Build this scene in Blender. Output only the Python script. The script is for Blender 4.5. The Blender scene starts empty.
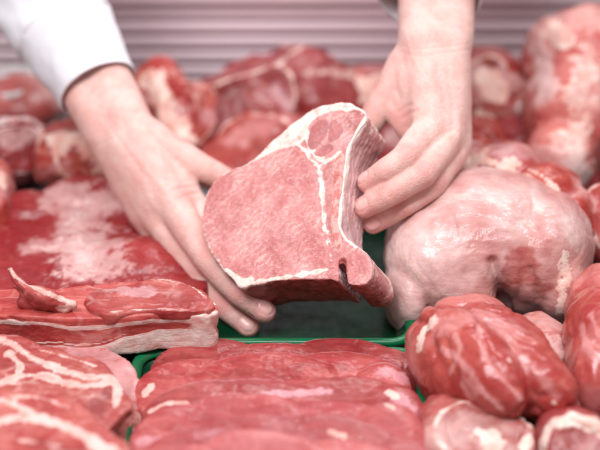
import bpy, bmesh, math, random
import numpy as np
from mathutils import Vector, Matrix
from mathutils.bvhtree import BVHTree

rng = np.random.RandomState(7)
SC = bpy.context.scene
COL = SC.collection

# ------------------------------------------------------------------ camera frame
PITCH = math.radians(30.0)
LENS = 85.0
F = 600.0 * LENS / 36.0                       # focal length in photo pixels
CAM = np.array([0.0, 0.0, 0.66])
RIGHT = np.array([1.0, 0, 0])
FWD = np.array([0, math.cos(PITCH), -math.sin(PITCH)])
UP = np.array([0, math.sin(PITCH), math.cos(PITCH)])
D0 = 1.13


def cp(px, py, d=0.0):
    """photo pixel + distance (mm towards the lens from the chop) -> world point"""
    dep = D0 - d / 1000.0
    return CAM + FWD * dep + RIGHT * ((px - 300) / F * dep) + UP * ((225 - py) / F * dep)


def at(px, py, z=0.0):
    """photo pixel -> world point on the level z (mm)"""
    r = FWD + RIGHT * ((px - 300) / F) + UP * ((225 - py) / F)
    return CAM + r * ((z / 1000.0 - CAM[2]) / r[2])


def mpp(p):
    return float(np.dot(p - CAM, FWD)) / F     # metres per photo pixel at a point


# ------------------------------------------------------------------ noise
_perm = rng.permutation(256)
_perm = np.concatenate([_perm, _perm, _perm])
_grad = rng.normal(size=(256, 3))
_grad /= np.linalg.norm(_grad, axis=1)[:, None]


def pn(p, scale=1.0, seed=0):
    """3D gradient noise, about -1..1; scale in features per metre"""
    q = p * scale + np.array([seed * 17.13, seed * 5.71, seed * 9.37])
    i = np.floor(q).astype(int)
    f = q - i
    i &= 255
    u = f * f * f * (f * (f * 6 - 15) + 10)
    out = 0
    for dx in (0, 1):
        for dy in (0, 1):
            for dz in (0, 1):
                h = _perm[_perm[_perm[(i[:, 0] + dx) & 255] + ((i[:, 1] + dy) & 255)] + ((i[:, 2] + dz) & 255)]
                g = _grad[h]
                d = g[:, 0] * (f[:, 0] - dx) + g[:, 1] * (f[:, 1] - dy) + g[:, 2] * (f[:, 2] - dz)
                w = (u[:, 0] if dx else 1 - u[:, 0]) * (u[:, 1] if dy else 1 - u[:, 1]) * (u[:, 2] if dz else 1 - u[:, 2])
                out = out + d * w
    return out * 1.6


def fbm(p, scale, seed=0, oct=3):
    a, o, t = 1.0, 0, 0
    for k in range(oct):
        o = o + a * pn(p, scale * 2 ** k, seed + k * 3)
        t += a
        a *= 0.5
    return o / t * 1.4


def sstep(x, a, b):
    t = np.clip((x - a) / (b - a), 0, 1)
    return t * t * (3 - 2 * t)


def seg_dist(P, A, B):
    ab = B - A
    t = np.clip(((P - A) @ ab) / max(1e-12, ab @ ab), 0, 1)
    return np.linalg.norm(P - (A + t[:, None] * ab), axis=1)


def poly_dist(P, pts):
    d = np.full(len(P), 1e9)
    if len(pts) == 1:
        return np.linalg.norm(P - pts[0], axis=1)
    for a, b in zip(pts[:-1], pts[1:]):
        d = np.minimum(d, seg_dist(P, a, b))
    return d


def in_poly(u, v, poly):
    c = np.zeros(len(u), bool)
    n = len(poly)
    for k in range(n):
        x1, y1 = poly[k]
        x2, y2 = poly[(k + 1) % n]
        cond = ((y1 > v) != (y2 > v))
        xi = (x2 - x1) * (v - y1) / ((y2 - y1) if y2 != y1 else 1e-9) + x1
        c ^= cond & (u < xi)
    return c


def catmull(pts, n=6, closed=True):
    pts = [np.array(p, float) for p in pts]
    N = len(pts)
    out = []
    for k in range(N if closed else N - 1):
        if closed:
            p0, p1, p2, p3 = pts[(k - 1) % N], pts[k], pts[(k + 1) % N], pts[(k + 2) % N]
        else:
            p0, p1, p2, p3 = pts[max(k - 1, 0)], pts[k], pts[k + 1], pts[min(k + 2, N - 1)]
        for j in range(n):
            t = j / n
            out.append(0.5 * (2 * p1 + (p2 - p0) * t + (2 * p0 - 5 * p1 + 4 * p2 - p3) * t * t + (3 * p1 - p0 - 3 * p2 + p3) * t ** 3))
    if not closed:
        out.append(pts[-1])
    return out


# ------------------------------------------------------------------ raw shapes (verts, faces)
def sphere_raw(nu=28, nv=16):
    V = [(0, 0, 1)]
    for j in range(1, nv):
        th = math.pi * j / nv
        for i in range(nu):
            ph = 2 * math.pi * i / nu
            V.append((math.sin(th) * math.cos(ph), math.sin(th) * math.sin(ph), math.cos(th)))
    V.append((0, 0, -1))
    Fc = []
    for i in range(nu):
        Fc.append((0, 1 + i, 1 + (i + 1) % nu))
    for j in range(nv - 2):
        for i in range(nu):
            a = 1 + j * nu + i
            b = 1 + j * nu + (i + 1) % nu
            Fc.append((a, a + nu, b + nu, b))
    last = len(V) - 1
    for i in range(nu):
        Fc.append((last, 1 + (nv - 2) * nu + (i + 1) % nu, 1 + (nv - 2) * nu + i))
    return np.array(V, float), Fc


_SV, _SF = sphere_raw()


def rot(rx=0, ry=0, rz=0):
    return np.array((Matrix.Rotation(math.radians(rz), 3, 'Z') @ Matrix.Rotation(math.radians(ry), 3, 'Y') @ Matrix.Rotation(math.radians(rx), 3, 'X')))


def E(px, py, z, rx, ry, rz, rotz=0, tx=0, ty=0):
    """ellipsoid centred at a photo pixel on level z (mm), radii in photo pixels at that place"""
    c = at(px, py, z)
    m = mpp(c)
    V = (_SV * np.array([rx, ry, rz]) * m) @ rot(tx, ty, rotz).T + c
    return V, _SF


def Cone(p0, r0, p1, r1, n=24, flat=None):
    """round cone between two world points, radii in mm; flat=(dir, factor) squashes the section"""
    p0, p1 = np.array(p0, float), np.array(p1, float)
    r0, r1 = r0 / 1000, r1 / 1000
    ax = p1 - p0
    L = np.linalg.norm(ax)
    ax = ax / max(L, 1e-9)
    s = np.cross(ax, [0.3, 0.9, 0.31])
    s /= np.linalg.norm(s)
    t = np.cross(ax, s)
    prof = []
    for k in range(0, 8):
        a = math.pi / 2 * k / 7
        prof.append((-r0 * math.cos(a), r0 * math.sin(a)))
    for k in range(0, 8):
        a = math.pi / 2 * k / 7
        prof.append((L + r1 * math.sin(a), r1 * math.cos(a)))
    V, Fc = [], []
    V.append(p0 + ax * prof[0][0])
    rings = prof[1:-1]
    for (h, r) in rings:
        for i in range(n):
            a = 2 * math.pi * i / n
            V.append(p0 + ax * h + (s * math.cos(a) + t * math.sin(a)) * r)
    V.append(p0 + ax * prof[-1][0])
    for i in range(n):
        Fc.append((0, 1 + (i + 1) % n, 1 + i))
    for j in range(len(rings) - 1):
        for i in range(n):
            a = 1 + j * n + i
            b = 1 + j * n + (i + 1) % n
            Fc.append((a, b, b + n, a + n))
    last = len(V) - 1
    for i in range(n):
        Fc.append((last, 1 + (len(rings) - 1) * n + i, 1 + (len(rings) - 1) * n + (i + 1) % n))
    return np.array(V), Fc


def Prism(top, offset):
    """closed prism from a 3D outline and an offset vector"""
    n = len(top)
    top = np.array(top)
    V = np.concatenate([top, top + np.array(offset)])
    Fc = [tuple(range(n)), tuple(range(2 * n - 1, n - 1, -1))]
    for i in range(n):
        j = (i + 1) % n
        Fc.append((i, n + i, n + j, j))
    return V, Fc


def S(poly, z, thick, smooth=5):
    """flat slab: photo outline on level z (mm), thickness in mm downwards"""
    pts = [at(p[0], p[1], z) for p in catmull(poly, smooth)]
    return Prism(pts, (0, 0, -thick / 1000))


def mesh_from(prims, name='tmp'):
    V, Fc, o = [], [], 0
    for v, f in prims:
        V.append(v)
        Fc += [tuple(i + o for i in face) for face in f]
        o += len(v)
    me = bpy.data.meshes.new(name)
    me.from_pydata(np.concatenate(V).tolist(), [], Fc)
    bm = bmesh.new()
    bm.from_mesh(me)
    bmesh.ops.recalc_face_normals(bm, faces=bm.faces)
    bm.to_mesh(me)
    bm.free()
    return me


def remeshed(prims, voxel, smooth, factor=0.5):
    """one closed skin over all the raw shapes"""
    me = mesh_from(prims)
    ob = bpy.data.objects.new('tmp', me)
    COL.objects.link(ob)
    m = ob.modifiers.new('r', 'REMESH')
    m.mode = 'VOXEL'
    m.voxel_size = voxel / 1000
    if smooth:
        s = ob.modifiers.new('s', 'SMOOTH')
        s.factor = factor
        s.iterations = smooth
    dg = bpy.context.evaluated_depsgraph_get()
    out = bpy.data.meshes.new_from_object(ob.evaluated_get(dg))
    bpy.data.objects.remove(ob)
    bpy.data.meshes.remove(me)
    return out


def get_v(me):
    a = np.empty(len(me.vertices) * 3)
    me.vertices.foreach_get('co', a)
    return a.reshape(-1, 3)


def get_n(me):
    a = np.empty(len(me.vertices) * 3)
    me.vertex_normals.foreach_get('vector', a)
    return a.reshape(-1, 3)


def set_v(me, v):
    me.vertices.foreach_set('co', v.ravel())
    me.update()


def set_attr(me, name, arr):
    a = me.attributes.get(name) or me.attributes.new(name, 'FLOAT', 'POINT')
    a.data.foreach_set('value', np.clip(arr, 0, 1).astype(np.float32))


def link(name, me, mat, parent=None, origin=None):
    """link a mesh as ONE object with its origin at its base"""
    v = get_v(me)
    if origin is None:
        origin = np.array([(v[:, 0].min() + v[:, 0].max()) / 2, (v[:, 1].min() + v[:, 1].max()) / 2, v[:, 2].min()])
    set_v(me, v - origin)
    me.polygons.foreach_set('use_smooth', [True] * len(me.polygons))
    me.name = name
    ob = bpy.data.objects.new(name, me)
    COL.objects.link(ob)
    if parent is not None:
        ob.parent = parent
        base = Vector((0, 0, 0))
        p_ = parent
        while p_ is not None:
            base += p_.location
            p_ = p_.parent
        ob.location = Vector(origin) - base
    else:
        ob.location = origin
    if mat:
        me.materials.clear()
        me.materials.append(mat)
    return ob


def shell(name, v, n, faces, mask, mat, parent, attrs, off=0.08, thick=2.2, thr=0.36, minfaces=30):
    """closed thin layer over the masked part of a skin: fat, silverskin, bone (a part of its own)"""
    keep = [f for f in faces if min(mask[i] for i in f) > thr]
    if len(keep) < minfaces:
        return None
    root = {}

    def find(a):
        while root.setdefault(a, a) != a:
            root[a] = root[root[a]]
            a = root[a]
        return a
    for f in keep:
        for b in f[1:]:
            root[find(b)] = find(f[0])
    comp = {}
    for f in keep:
        comp.setdefault(find(f[0]), []).append(f)
    if len(comp) > 1:                                   # each separate piece is a part of its own
        for c in sorted(comp.values(), key=len, reverse=True)[:5]:
            if len(c) >= max(minfaces, 60):
                shell(name, v, n, c, mask, mat, parent, attrs, off, thick, thr, minfaces)
        return None
    used = np.unique(np.concatenate([np.array(f) for f in keep]))
    new = {int(a): k for k, a in enumerate(used)}
    fc = [tuple(new[i] for i in f) for f in keep]
    cnt = {}
    for f in fc:
        for a, b in zip(f, f[1:] + f[:1]):
            cnt[(a, b)] = cnt.get((a, b), 0) + 1
    bd = [e for e in cnt if (e[1], e[0]) not in cnt]
    vv, nn = v[used].copy(), n[used]
    nb = {}
    for a, b in bd:
        nb.setdefault(a, []).append(b)
        nb.setdefault(b, []).append(a)
    isb = np.zeros(len(used), bool)
    for a in nb:
        isb[a] = True
    for _ in range(6):
        q = vv.copy()
        for a, l in nb.items():
            if len(l) == 2:
                q[a] = 0.5 * vv[a] + 0.25 * (vv[l[0]] + vv[l[1]])
        vv = q
    top = vv + nn * (np.where(isb, -0.15, off) / 1000)[:, None]
    bot = vv - nn * thick / 1000
    m_ = len(used)
    allf = list(fc) + [tuple(i + m_ for i in f[::-1]) for f in fc] + [(b, a, a + m_, b + m_) for a, b in bd]
    me = bpy.data.meshes.new(name)
    me.from_pydata(np.concatenate([top, bot]).tolist(), [], allf)
    me.update()
    for k, arr in attrs.items():
        set_attr(me, k, np.concatenate([arr[used], arr[used]]))
    return link(name, me, mat, parent)


def relax(me, weight, its, fac=0.5):
    v = get_v(me)
    e = np.empty(len(me.edges) * 2, int)
    me.edges.foreach_get('vertices', e)
    e = e.reshape(-1, 2)
    a, b = np.concatenate([e[:, 0], e[:, 1]]), np.concatenate([e[:, 1], e[:, 0]])
    deg = np.bincount(a, minlength=len(v))
    for _ in range(its):
        av = np.stack([np.bincount(a, v[b, k], len(v)) for k in range(3)], 1) / deg[:, None]
        v = v + (av - v) * (fac * weight)[:, None]
    set_v(me, v)


def tag(o, label, cat, group=None, kind=None):
    if label:
        o['label'] = label
    if cat:
        o['category'] = cat
    if group:
        o['group'] = group
    if kind:
        o['kind'] = kind
    return o


# ------------------------------------------------------------------ materials
class NT:
    def __init__(self, name):
        self.m = bpy.data.materials.new(name)
        self.m.use_nodes = True
        self.t = self.m.node_tree
        self.b = self.t.nodes['Principled BSDF']

    def n(self, typ, **kw):
        nd = self.t.nodes.new(typ)
        for k, v in kw.items():
            if k.startswith('_'):
                setattr(nd, k[1:], v)
            else:
                key = k.replace('__', ' ')
                self.set(nd.inputs[key], v)
        return nd

    def set(self, sock, v):
        if isinstance(v, bpy.types.NodeSocket):
            self.t.links.new(v, sock)
        else:
            if hasattr(sock, 'default_value'):
                try:
                    sock.default_value = v
                except Exception:
                    sock.default_value = (*v, 1.0)

    def math(self, op, a, b=0.0, clamp=False):
        nd = self.t.nodes.new('ShaderNodeMath')
        nd.operation = op
        nd.use_clamp = clamp
        self.set(nd.inputs[0], a)
        self.set(nd.inputs[1], b)
        return nd.outputs[0]

    def ramp(self, v, a, b, lo=0.0, hi=1.0):
        nd = self.t.nodes.new('ShaderNodeMapRange')
        nd.interpolation_type = 'SMOOTHSTEP'
        self.set(nd.inputs[0], v)
        for i, x in enumerate((a, b, lo, hi)):
            nd.inputs[1 + i].default_value = x
        return nd.outputs[0]

    def mix(self, f, a, b, blend='MIX'):
        nd = self.t.nodes.new('ShaderNodeMix')
        nd.data_type = 'RGBA'
        nd.blend_type = blend
        self.set(nd.inputs['Factor'], f)
        self.set(nd.inputs[6], a if isinstance(a, bpy.types.NodeSocket) else (*a, 1.0))
        self.set(nd.inputs[7], b if isinstance(b, bpy.types.NodeSocket) else (*b, 1.0))
        return nd.outputs[2]

    def noise(self, vec, scale, detail=3.0, rough=0.55, dist=0.0):
        nd = self.n('ShaderNodeTexNoise', Vector=vec, Scale=scale, Detail=detail, Roughness=rough, Distortion=dist)
        return nd.outputs[0]

    def attr(self, name):
        nd = self.t.nodes.new('ShaderNodeAttribute')
        nd.attribute_name = name
        return nd.outputs['Fac']

    def coord(self, rnd=True):
        tc = self.t.nodes.new('ShaderNodeTexCoord').outputs['Object']
        if not rnd:
            return tc
        oi = self.t.nodes.new('ShaderNodeObjectInfo').outputs['Random']
        mp = self.t.nodes.new('ShaderNodeVectorMath')
        mp.operation = 'ADD'
        self.t.links.new(tc, mp.inputs[0])
        cb = self.t.nodes.new('ShaderNodeCombineXYZ')
        k = self.math('MULTIPLY', oi, 7.0)
        for i in range(3):
            self.t.links.new(k, cb.inputs[i])
        self.t.links.new(cb.outputs[0], mp.inputs[1])
        return mp.outputs[0]

    def mapping(self, vec, scale, rotd=(0, 0, 0)):
        nd = self.n('ShaderNodeMapping', Vector=vec)
        nd.inputs['Scale'].default_value = scale
        nd.inputs['Rotation'].default_value = tuple(math.radians(a) for a in rotd)
        return nd.outputs[0]

    def bump(self, h, strength, dist, normal=None):
        nd = self.n('ShaderNodeBump', Height=h, Strength=strength, Distance=dist)
        if normal is not None:
            self.t.links.new(normal, nd.inputs['Normal'])
        return nd.outputs[0]

    def out(self, name, v):
        self.set(self.b.inputs[name], v)


LEAN_A = (0.46, 0.075, 0.072)
LEAN_B = (0.62, 0.17, 0.15)
FAT = (0.86, 0.64, 0.57)


def meat_mat(name, leanA=LEAN_A, leanB=LEAN_B, fat=FAT, memb=(0.78, 0.55, 0.57), marble=0.35, mscale=45.0,
             fibre=(60, 350, 350), frot=(0, 0, 0), rough=0.30, coat=0.35, bump=0.5, fib_amt=0.25, sss=0.3, film=0.0):
    leanA = tuple(c * k for c, k in zip(leanA, (0.82, 0.78, 0.70)))
    leanB = tuple(c * k for c, k in zip(leanB, (0.84, 0.82, 0.76)))
    t = NT(name)
    v = t.coord()
    warp = t.n('ShaderNodeTexNoise', Vector=v, Scale=28.0, Detail=2.0)
    wv = t.n('ShaderNodeVectorMath', _operation='MULTIPLY_ADD')
    t.t.links.new(warp.outputs['Color'], wv.inputs[0])
    wv.inputs[1].default_value = (0.012, 0.012, 0.012)
    t.t.links.new(v, wv.inputs[2])
    w = wv.outputs[0]
    big = t.noise(w, 22.0, 3.0)
    col = t.mix(t.ramp(big, 0.35, 0.68), leanA, leanB)
    oi = t.t.nodes.new('ShaderNodeObjectInfo').outputs['Random']
    col = t.mix(1.0, col, t.mix(oi, (0.84, 0.80, 0.80), (1.1, 1.12, 1.12)), 'MULTIPLY')
    dk = t.attr('dark')
    col = t.mix(t.math('MULTIPLY', dk, 0.8), col, tuple(c * 0.5 for c in leanA))
    # fibres
    fb = t.noise(t.mapping(w, fibre, frot), 1.0, 3.0, 0.6)
    fcol = t.mix(t.ramp(fb, 0.3, 0.75), (1 - fib_amt * 0.9, 1 - fib_amt * 1.7, 1 - fib_amt * 1.7), (1 + fib_amt * 0.4, 1 + fib_amt, 1 + fib_amt))
    col = t.mix(1.0, col, fcol, 'MULTIPLY')
    # blood-darkened blotches
    bl = t.ramp(t.noise(w, 75.0, 4.0, 0.6), 0.56, 0.72)
    col = t.mix(t.math('MULTIPLY', bl, 0.35), col, tuple(c * 0.62 for c in leanA))
    # marbling web
    vo = t.n('ShaderNodeTexVoronoi', _feature='DISTANCE_TO_EDGE', Vector=t.mapping(w, (1, 1.7, 1)), Scale=mscale)
    web = t.ramp(vo.outputs['Distance'], 0.02, 0.11, 1.0, 0.0)
    msk = t.ramp(t.noise(w, 38.0, 3.0), 0.46, 0.66)
    mar = t.math('MULTIPLY', t.math('MULTIPLY', web, msk), marble)
    fine = t.math('MULTIPLY', t.ramp(t.noise(t.mapping(w, (120, 300, 220), frot), 1.0, 4.0, 0.7), 0.56, 0.74), marble * 0.55)
    mar = t.math('MAXIMUM', mar, fine)
    col = t.mix(mar, col, fat)
    # silverskin film
    fl = t.attr('memb')
    fn = t.noise(w, 55.0, 5.0, 0.65)
    if film > 0:
        fl = t.math('MAXIMUM', fl, t.math('MULTIPLY', t.ramp(t.noise(t.mapping(w, (11, 20, 16), (20, 30, 25)), 1.0, 4.0, 0.62), 0.47, 0.58), film))
    flm = t.math('MULTIPLY', fl, t.ramp(fn, 0.25, 0.68, 0.58, 1.0))
    col = t.mix(flm, col, memb)
    # fat
    fa = t.attr('fat')
    fv = t.noise(w, 60.0, 4.0, 0.6)
    fcol2 = t.mix(t.ramp(fv, 0.35, 0.7), tuple(min(0.95, c * f) for c, f in zip(fat, (1.03, 1.12, 1.12))), tuple(c * f for c, f in zip(fat, (0.93, 0.68, 0.64))))
    edge = t.math('ADD', fa, t.math('MULTIPLY', t.math('SUBTRACT', t.noise(w, 160.0, 3.0), 0.5), 0.7))
    fam = t.ramp(edge, 0.22, 0.74)
    fam = t.math('MULTIPLY', fam, t.ramp(fa, 0.03, 0.14))
    col = t.mix(fam, col, fcol2)
    t.out('Base Color', col)
    r = t.math('ADD', t.ramp(t.noise(v, 70.0, 4.0), 0.3, 0.7, rough - 0.10, rough + 0.16), t.math('MULTIPLY', fam, 0.06))
    t.out('Roughness', r)
    t.out('Subsurface Weight', sss)
    t.out('Subsurface Radius', (1.0, 0.35, 0.25))
    t.out('Subsurface Scale', 0.004)
    t.out('Specular IOR Level', 0.32)
    t.out('Coat Weight', coat)
    t.out('Coat Roughness', 0.10)
    h = t.math('ADD', t.math('MULTIPLY', fb, 0.55), t.math('MULTIPLY', t.noise(w, 230.0, 4.0, 0.65), 0.8))
    h = t.math('ADD', h, t.math('MULTIPLY', fam, 0.35))
    nb = t.bump(h, bump, 0.0016)
    t.out('Normal', nb)
    t.t.links.new(t.bump(t.noise(w, 85.0, 3.0, 0.6), bump * 0.7, 0.003), t.b.inputs['Coat Normal'])
    return t.m


def skin_mat():
    t = NT('skin')
    v = t.coord(False)
    n1 = t.noise(v, 60.0, 4.0)
    col = t.mix(t.ramp(n1, 0.35, 0.7), (0.82, 0.55, 0.495), (0.77, 0.44, 0.39))
    mott = t.ramp(t.noise(v, 190.0, 3.0, 0.6), 0.5, 0.75)
    col = t.mix(t.math('MULTIPLY', mott, 0.3), col, (0.72, 0.34, 0.30))
    col = t.mix(t.math('MULTIPLY', t.ramp(t.noise(v, 28.0, 3.0), 0.48, 0.7), 0.35), col, (0.74, 0.37, 0.34))
    col = t.mix(t.math('MULTIPLY', t.attr('red'), 0.75), col, (0.72, 0.29, 0.27))
    nail = t.attr('nail')
    col = t.mix(nail, col, (0.84, 0.50, 0.46))
    col = t.mix(t.attr('tipwhite'), col, (0.86, 0.70, 0.64))
    t.out('Base Color', col)
    t.out('Roughness', t.mix(nail, (0.52, 0.52, 0.52), (0.24, 0.24, 0.24)))
    t.out('Subsurface Weight', 0.35)
    t.out('Subsurface Radius', (1.0, 0.35, 0.2))
    t.out('Subsurface Scale', 0.0035)
    t.out('Specular IOR Level', 0.4)
    vo = t.n('ShaderNodeTexVoronoi', Vector=v, Scale=900.0)
    h = t.math('ADD', t.math('MULTIPLY', vo.outputs['Distance'], 0.5), t.noise(t.mapping(v, (380, 380, 380)), 1.0, 3.0))
    h = t.math('MULTIPLY', h, t.math('SUBTRACT', 1.0, nail))
    t.out('Normal', t.bump(h, 0.5, 0.0012))
    return t.m


def cloth_mat(name, c=(0.83, 0.82, 0.87)):
    t = NT(name)
    v = t.coord(False)
    wv = t.noise(v, 35.0, 3.0)
    col = t.mix(t.ramp(wv, 0.3, 0.7), c, tuple(x * 0.965 for x in c))
    t.out('Base Color', col)
    t.out('Roughness', 0.85)
    t.out('Subsurface Weight', 0.1)
    t.out('Subsurface Scale', 0.003)
    t.out('Sheen Weight', 0.15)
    h = t.math('ADD', t.noise(t.mapping(v, (2600, 2600, 300)), 1.0, 2.0), t.noise(v, 60.0, 3.0))
    t.out('Normal', t.bump(h, 0.3, 0.001))
    return t.m


def plastic_mat(name, c, rough=0.3):
    t = NT(name)
    v = t.coord()
    n1 = t.noise(v, 45.0, 4.0)
    col = t.mix(t.ramp(n1, 0.3, 0.75), c, tuple(x * 0.75 for x in c))
    st = t.ramp(t.noise(t.mapping(v, (22, 9, 20)), 1.0, 5.0, 0.7), 0.56, 0.70, 0.0, 0.6)
    col = t.mix(st, col, (c[0] * 0.4 + 0.06, c[1] * 0.35 + 0.004, c[2] * 0.35 + 0.006))
    t.out('Base Color', col)
    t.out('Roughness', t.ramp(t.noise(v, 90.0, 4.0), 0.3, 0.7, rough - 0.08, rough + 0.15))
    t.out('Normal', t.bump(t.noise(v, 320.0, 3.0), 0.12, 0.001))
    return t.m


def steel_mat(name, c, rough=0.35, metal=0.75):
    t = NT(name)
    v = t.coord()
    n1 = t.noise(t.mapping(v, (6, 300, 300)), 1.0, 3.0)
    t.out('Base Color', t.mix(t.ramp(n1, 0.3, 0.75), c, tuple(x * 0.85 for x in c)))
    t.out('Metallic', metal)
    t.out('Roughness', t.ramp(n1, 0.3, 0.7, rough - 0.05, rough + 0.1))
    return t.m


M_ham = meat_mat('pale_ham_meat', (0.56, 0.10, 0.10), (0.70, 0.23, 0.21), memb=(0.82, 0.63, 0.60), marble=0.10, coat=0.3, rough=0.36, film=0.4, fib_amt=0.12, bump=0.45)
M_red = meat_mat('red_shoulder_meat', (0.40, 0.015, 0.020), (0.52, 0.055, 0.050), marble=0.2, coat=0.25, rough=0.36, film=0.1, fib_amt=0.18)
M_shiny = meat_mat('glossy_lean_meat', (0.46, 0.045, 0.045), (0.60, 0.125, 0.105), marble=0.10, rough=0.30, coat=0.45, bump=0.35, film=0.4, fib_amt=0.12, memb=(0.70, 0.33, 0.32))
M_slice = meat_mat('lean_slice_meat', (0.48, 0.050, 0.060), (0.61, 0.125, 0.122), marble=0.12, mscale=60, fat=(0.76, 0.47, 0.42), fibre=(22, 260, 260), rough=0.38, coat=0.2, fib_amt=0.24, memb=(0.68, 0.34, 0.38), bump=0.4)
M_belly = meat_mat('belly_meat', (0.52, 0.062, 0.066), (0.66, 0.165, 0.15), marble=0.2, fibre=(45, 250, 300), rough=0.36, coat=0.2, fat=(0.90, 0.68, 0.63))
M_neck = meat_mat('neck_slice_meat', (0.54, 0.082, 0.085), (0.69, 0.205, 0.185), marble=0.4, mscale=38, rough=0.38, coat=0.2, fat=(0.76, 0.50, 0.455), fib_amt=0.2)
M_dark = meat_mat('dark_lean_meat', (0.36, 0.018, 0.027), (0.47, 0.046, 0.052), marble=0.08, rough=0.34, coat=0.25, memb=(0.72, 0.46, 0.44), fat=(0.82, 0.62, 0.60), fib_amt=0.18)
M_rib = meat_mat('fatty_rib_meat', (0.52, 0.045, 0.042), (0.66, 0.16, 0.12), marble=0.28, mscale=34, rough=0.34, coat=0.3, film=0.4, fat=(0.88, 0.60, 0.52))
M_skin = skin_mat()
M_cloth = cloth_mat('white_cotton')
M_green = plastic_mat('green_plastic', (0.002, 0.045, 0.018), 0.30)
M_rim = plastic_mat('green_plastic_rim', (0.002, 0.15, 0.055), 0.28)
M_green.node_tree.nodes['Principled BSDF'].inputs['Specular IOR Level'].default_value = 0.2
M_white = plastic_mat('white_plastic', (0.78, 0.76, 0.76), 0.4)
M_steel = steel_mat('brushed_steel', (0.90, 0.75, 0.80), 0.42, 0.15)  # pink stands in for meat reflected in the steel
M_bed = steel_mat('dull_steel', (0.22, 0.20, 0.20), 0.45, 0.5)


# ------------------------------------------------------------------ meat builder
def raycast_px(bvh, px, py):
    r = FWD + RIGHT * ((px - 300) / F) + UP * ((225 - py) / F)
    r = r / np.linalg.norm(r)
    h = bvh.ray_cast(Vector(CAM), Vector(r))
    return None if h[0] is None else np.array(h[0])


ALL = []


def finish_meat(name, me, mat, label, cat, group, paint, disp, seed, parent=None, extra=None, flr=None, parts=None, ridge=0.0, cuts=()):
    v = get_v(me)
    if flr is not None:
        lo = flr / 1000
        v[:, 2] = np.where(v[:, 2] < lo + 0.004, lo + 0.004 - 0.004 * np.tanh((lo + 0.004 - v[:, 2]) / 0.02), v[:, 2])
        set_v(me, v)
    cutm, cutr = np.zeros(len(v)), np.zeros(len(v))
    for (px, py, nc, dep) in cuts:                       # flat knife faces
        b0 = BVHTree.FromPolygons([Vector(p) for p in v], [tuple(p.vertices) for p in me.polygons])
        hit = raycast_px(b0, px, py)
        if hit is None:
            continue
        cn = RIGHT * nc[0] + UP * nc[1] - FWD * nc[2]
        cn /= np.linalg.norm(cn)
        d = (v - hit) @ cn * 1000 + dep + 0.8 * pn(v, 40, seed + 40)
        v = v - cn * (np.where(d > 0, d - 0.6 * np.tanh(d / 3.0), 0) / 1000)[:, None]
        cutm = np.maximum(cutm, sstep(d, -0.2, 0.8))
        cutr = np.maximum(cutr, sstep(d, -3.5, -1.5) * (1 - sstep(d, 0.3, 1.2)))
        set_v(me, v)
    n = get_n(me)
    off = np.zeros(len(v))
    for (amp, scale) in disp:
        off += amp / 1000 * fbm(v, 1000.0 / scale, seed, 2)
    if ridge:
        q = v + 0.006 * np.stack([pn(v, 45, seed + 21), pn(v, 45, seed + 22), pn(v, 45, seed + 23)], 1)
        rd = 1 - np.abs(pn(q * np.array([1.0, 0.65, 1.0]), 1000.0 / 34, seed + 20))
        off -= ridge / 1000 * np.clip((rd - 0.80) / 0.20, 0, 1) ** 2 * sstep(fbm(v, 20, seed + 31, 2), -0.35, 0.25)
    v = v + n * off[:, None]
    set_v(me, v)
    bvh = BVHTree.FromPolygons([Vector(p) for p in v], [tuple(p.vertices) for p in me.polygons])
    A = {'fat': np.zeros(len(v)), 'memb': np.zeros(len(v)), 'dark': np.zeros(len(v))}
    jit = fbm(v, 70, seed + 5, 3)
    jit2 = fbm(v, 180, seed + 9, 2)
    jit3 = fbm(v, 380, seed + 10, 2)
    A['dark'] = np.maximum(A['dark'], cutm * np.clip(0.35 + 0.5 * jit, 0, 0.7))
    A['fat'] = np.maximum(A['fat'], cutr * np.clip(0.6 + 0.8 * jit, 0, 0.9))
    groove = np.zeros(len(v))
    wvar = 1 + 0.45 * fbm(v, 38, seed + 13, 2)
    for st in paint:
        a, pts, wpx, strength = st[:4]
        P = [raycast_px(bvh, *p) for p in catmull(pts, 4, False)] if len(pts) > 1 else [raycast_px(bvh, *pts[0])]
        P = [p for p in P if p is not None]
        if not P:
            continue
        wd = wpx * mpp(P[0])
        d = poly_dist(v, P) / (wd * np.clip(wvar, 0.35, 1.7)) + jit * (st[4] if len(st) > 4 else 0.45) * 1.3 + jit2 * 0.3 + jit3 * 0.35
        if a == 'groove':
            gd = poly_dist(v, P) / wd + 0.3 * jit
            groove = np.maximum(groove, strength * np.exp(-gd ** 2))
            continue
        A[a] = np.maximum(A[a], strength * sstep(-d, -1.15, -0.6))
    if extra:
        extra(v, get_n(me), A, jit, jit2)
    nn = get_n(me)
    lift_ = 0.12e-3 * sstep(A['fat'], 0.3, 0.7) + 0.2e-3 * sstep(A['memb'], 0.3, 0.7)
    v = v + nn * (lift_ - groove / 1000)[:, None]
    set_v(me, v)
    for k, arr in A.items():
        set_attr(me, k, arr)
    faces = [tuple(p.vertices) for p in me.polygons] if parts else None
    nn = get_n(me).copy() if parts else None
    ob = link(name, me, mat, parent)
    for k, pn_ in (parts or {}).items():
        shell(pn_, v, nn, faces, A[k], mat, ob, A)
    if parent is None:
        tag(ob, label, cat, group)
    ALL.append(ob)
    return ob


def meat(name, label, cat, group, prims, mat, voxel=2.5, smooth=6, disp=((3, 40), (1.2, 14)), paint=(), seed=1, extra=None, flr=2.0, warp=None, parts=None, ridge=2.2, cuts=()):
    me = remeshed(prims, voxel, smooth)
    if warp:
        v = get_v(me)
        set_v(me, warp(v))
    return finish_meat(name, me, mat, label, cat, group, paint, disp, seed, None, extra, flr, parts, ridge, cuts)


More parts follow.
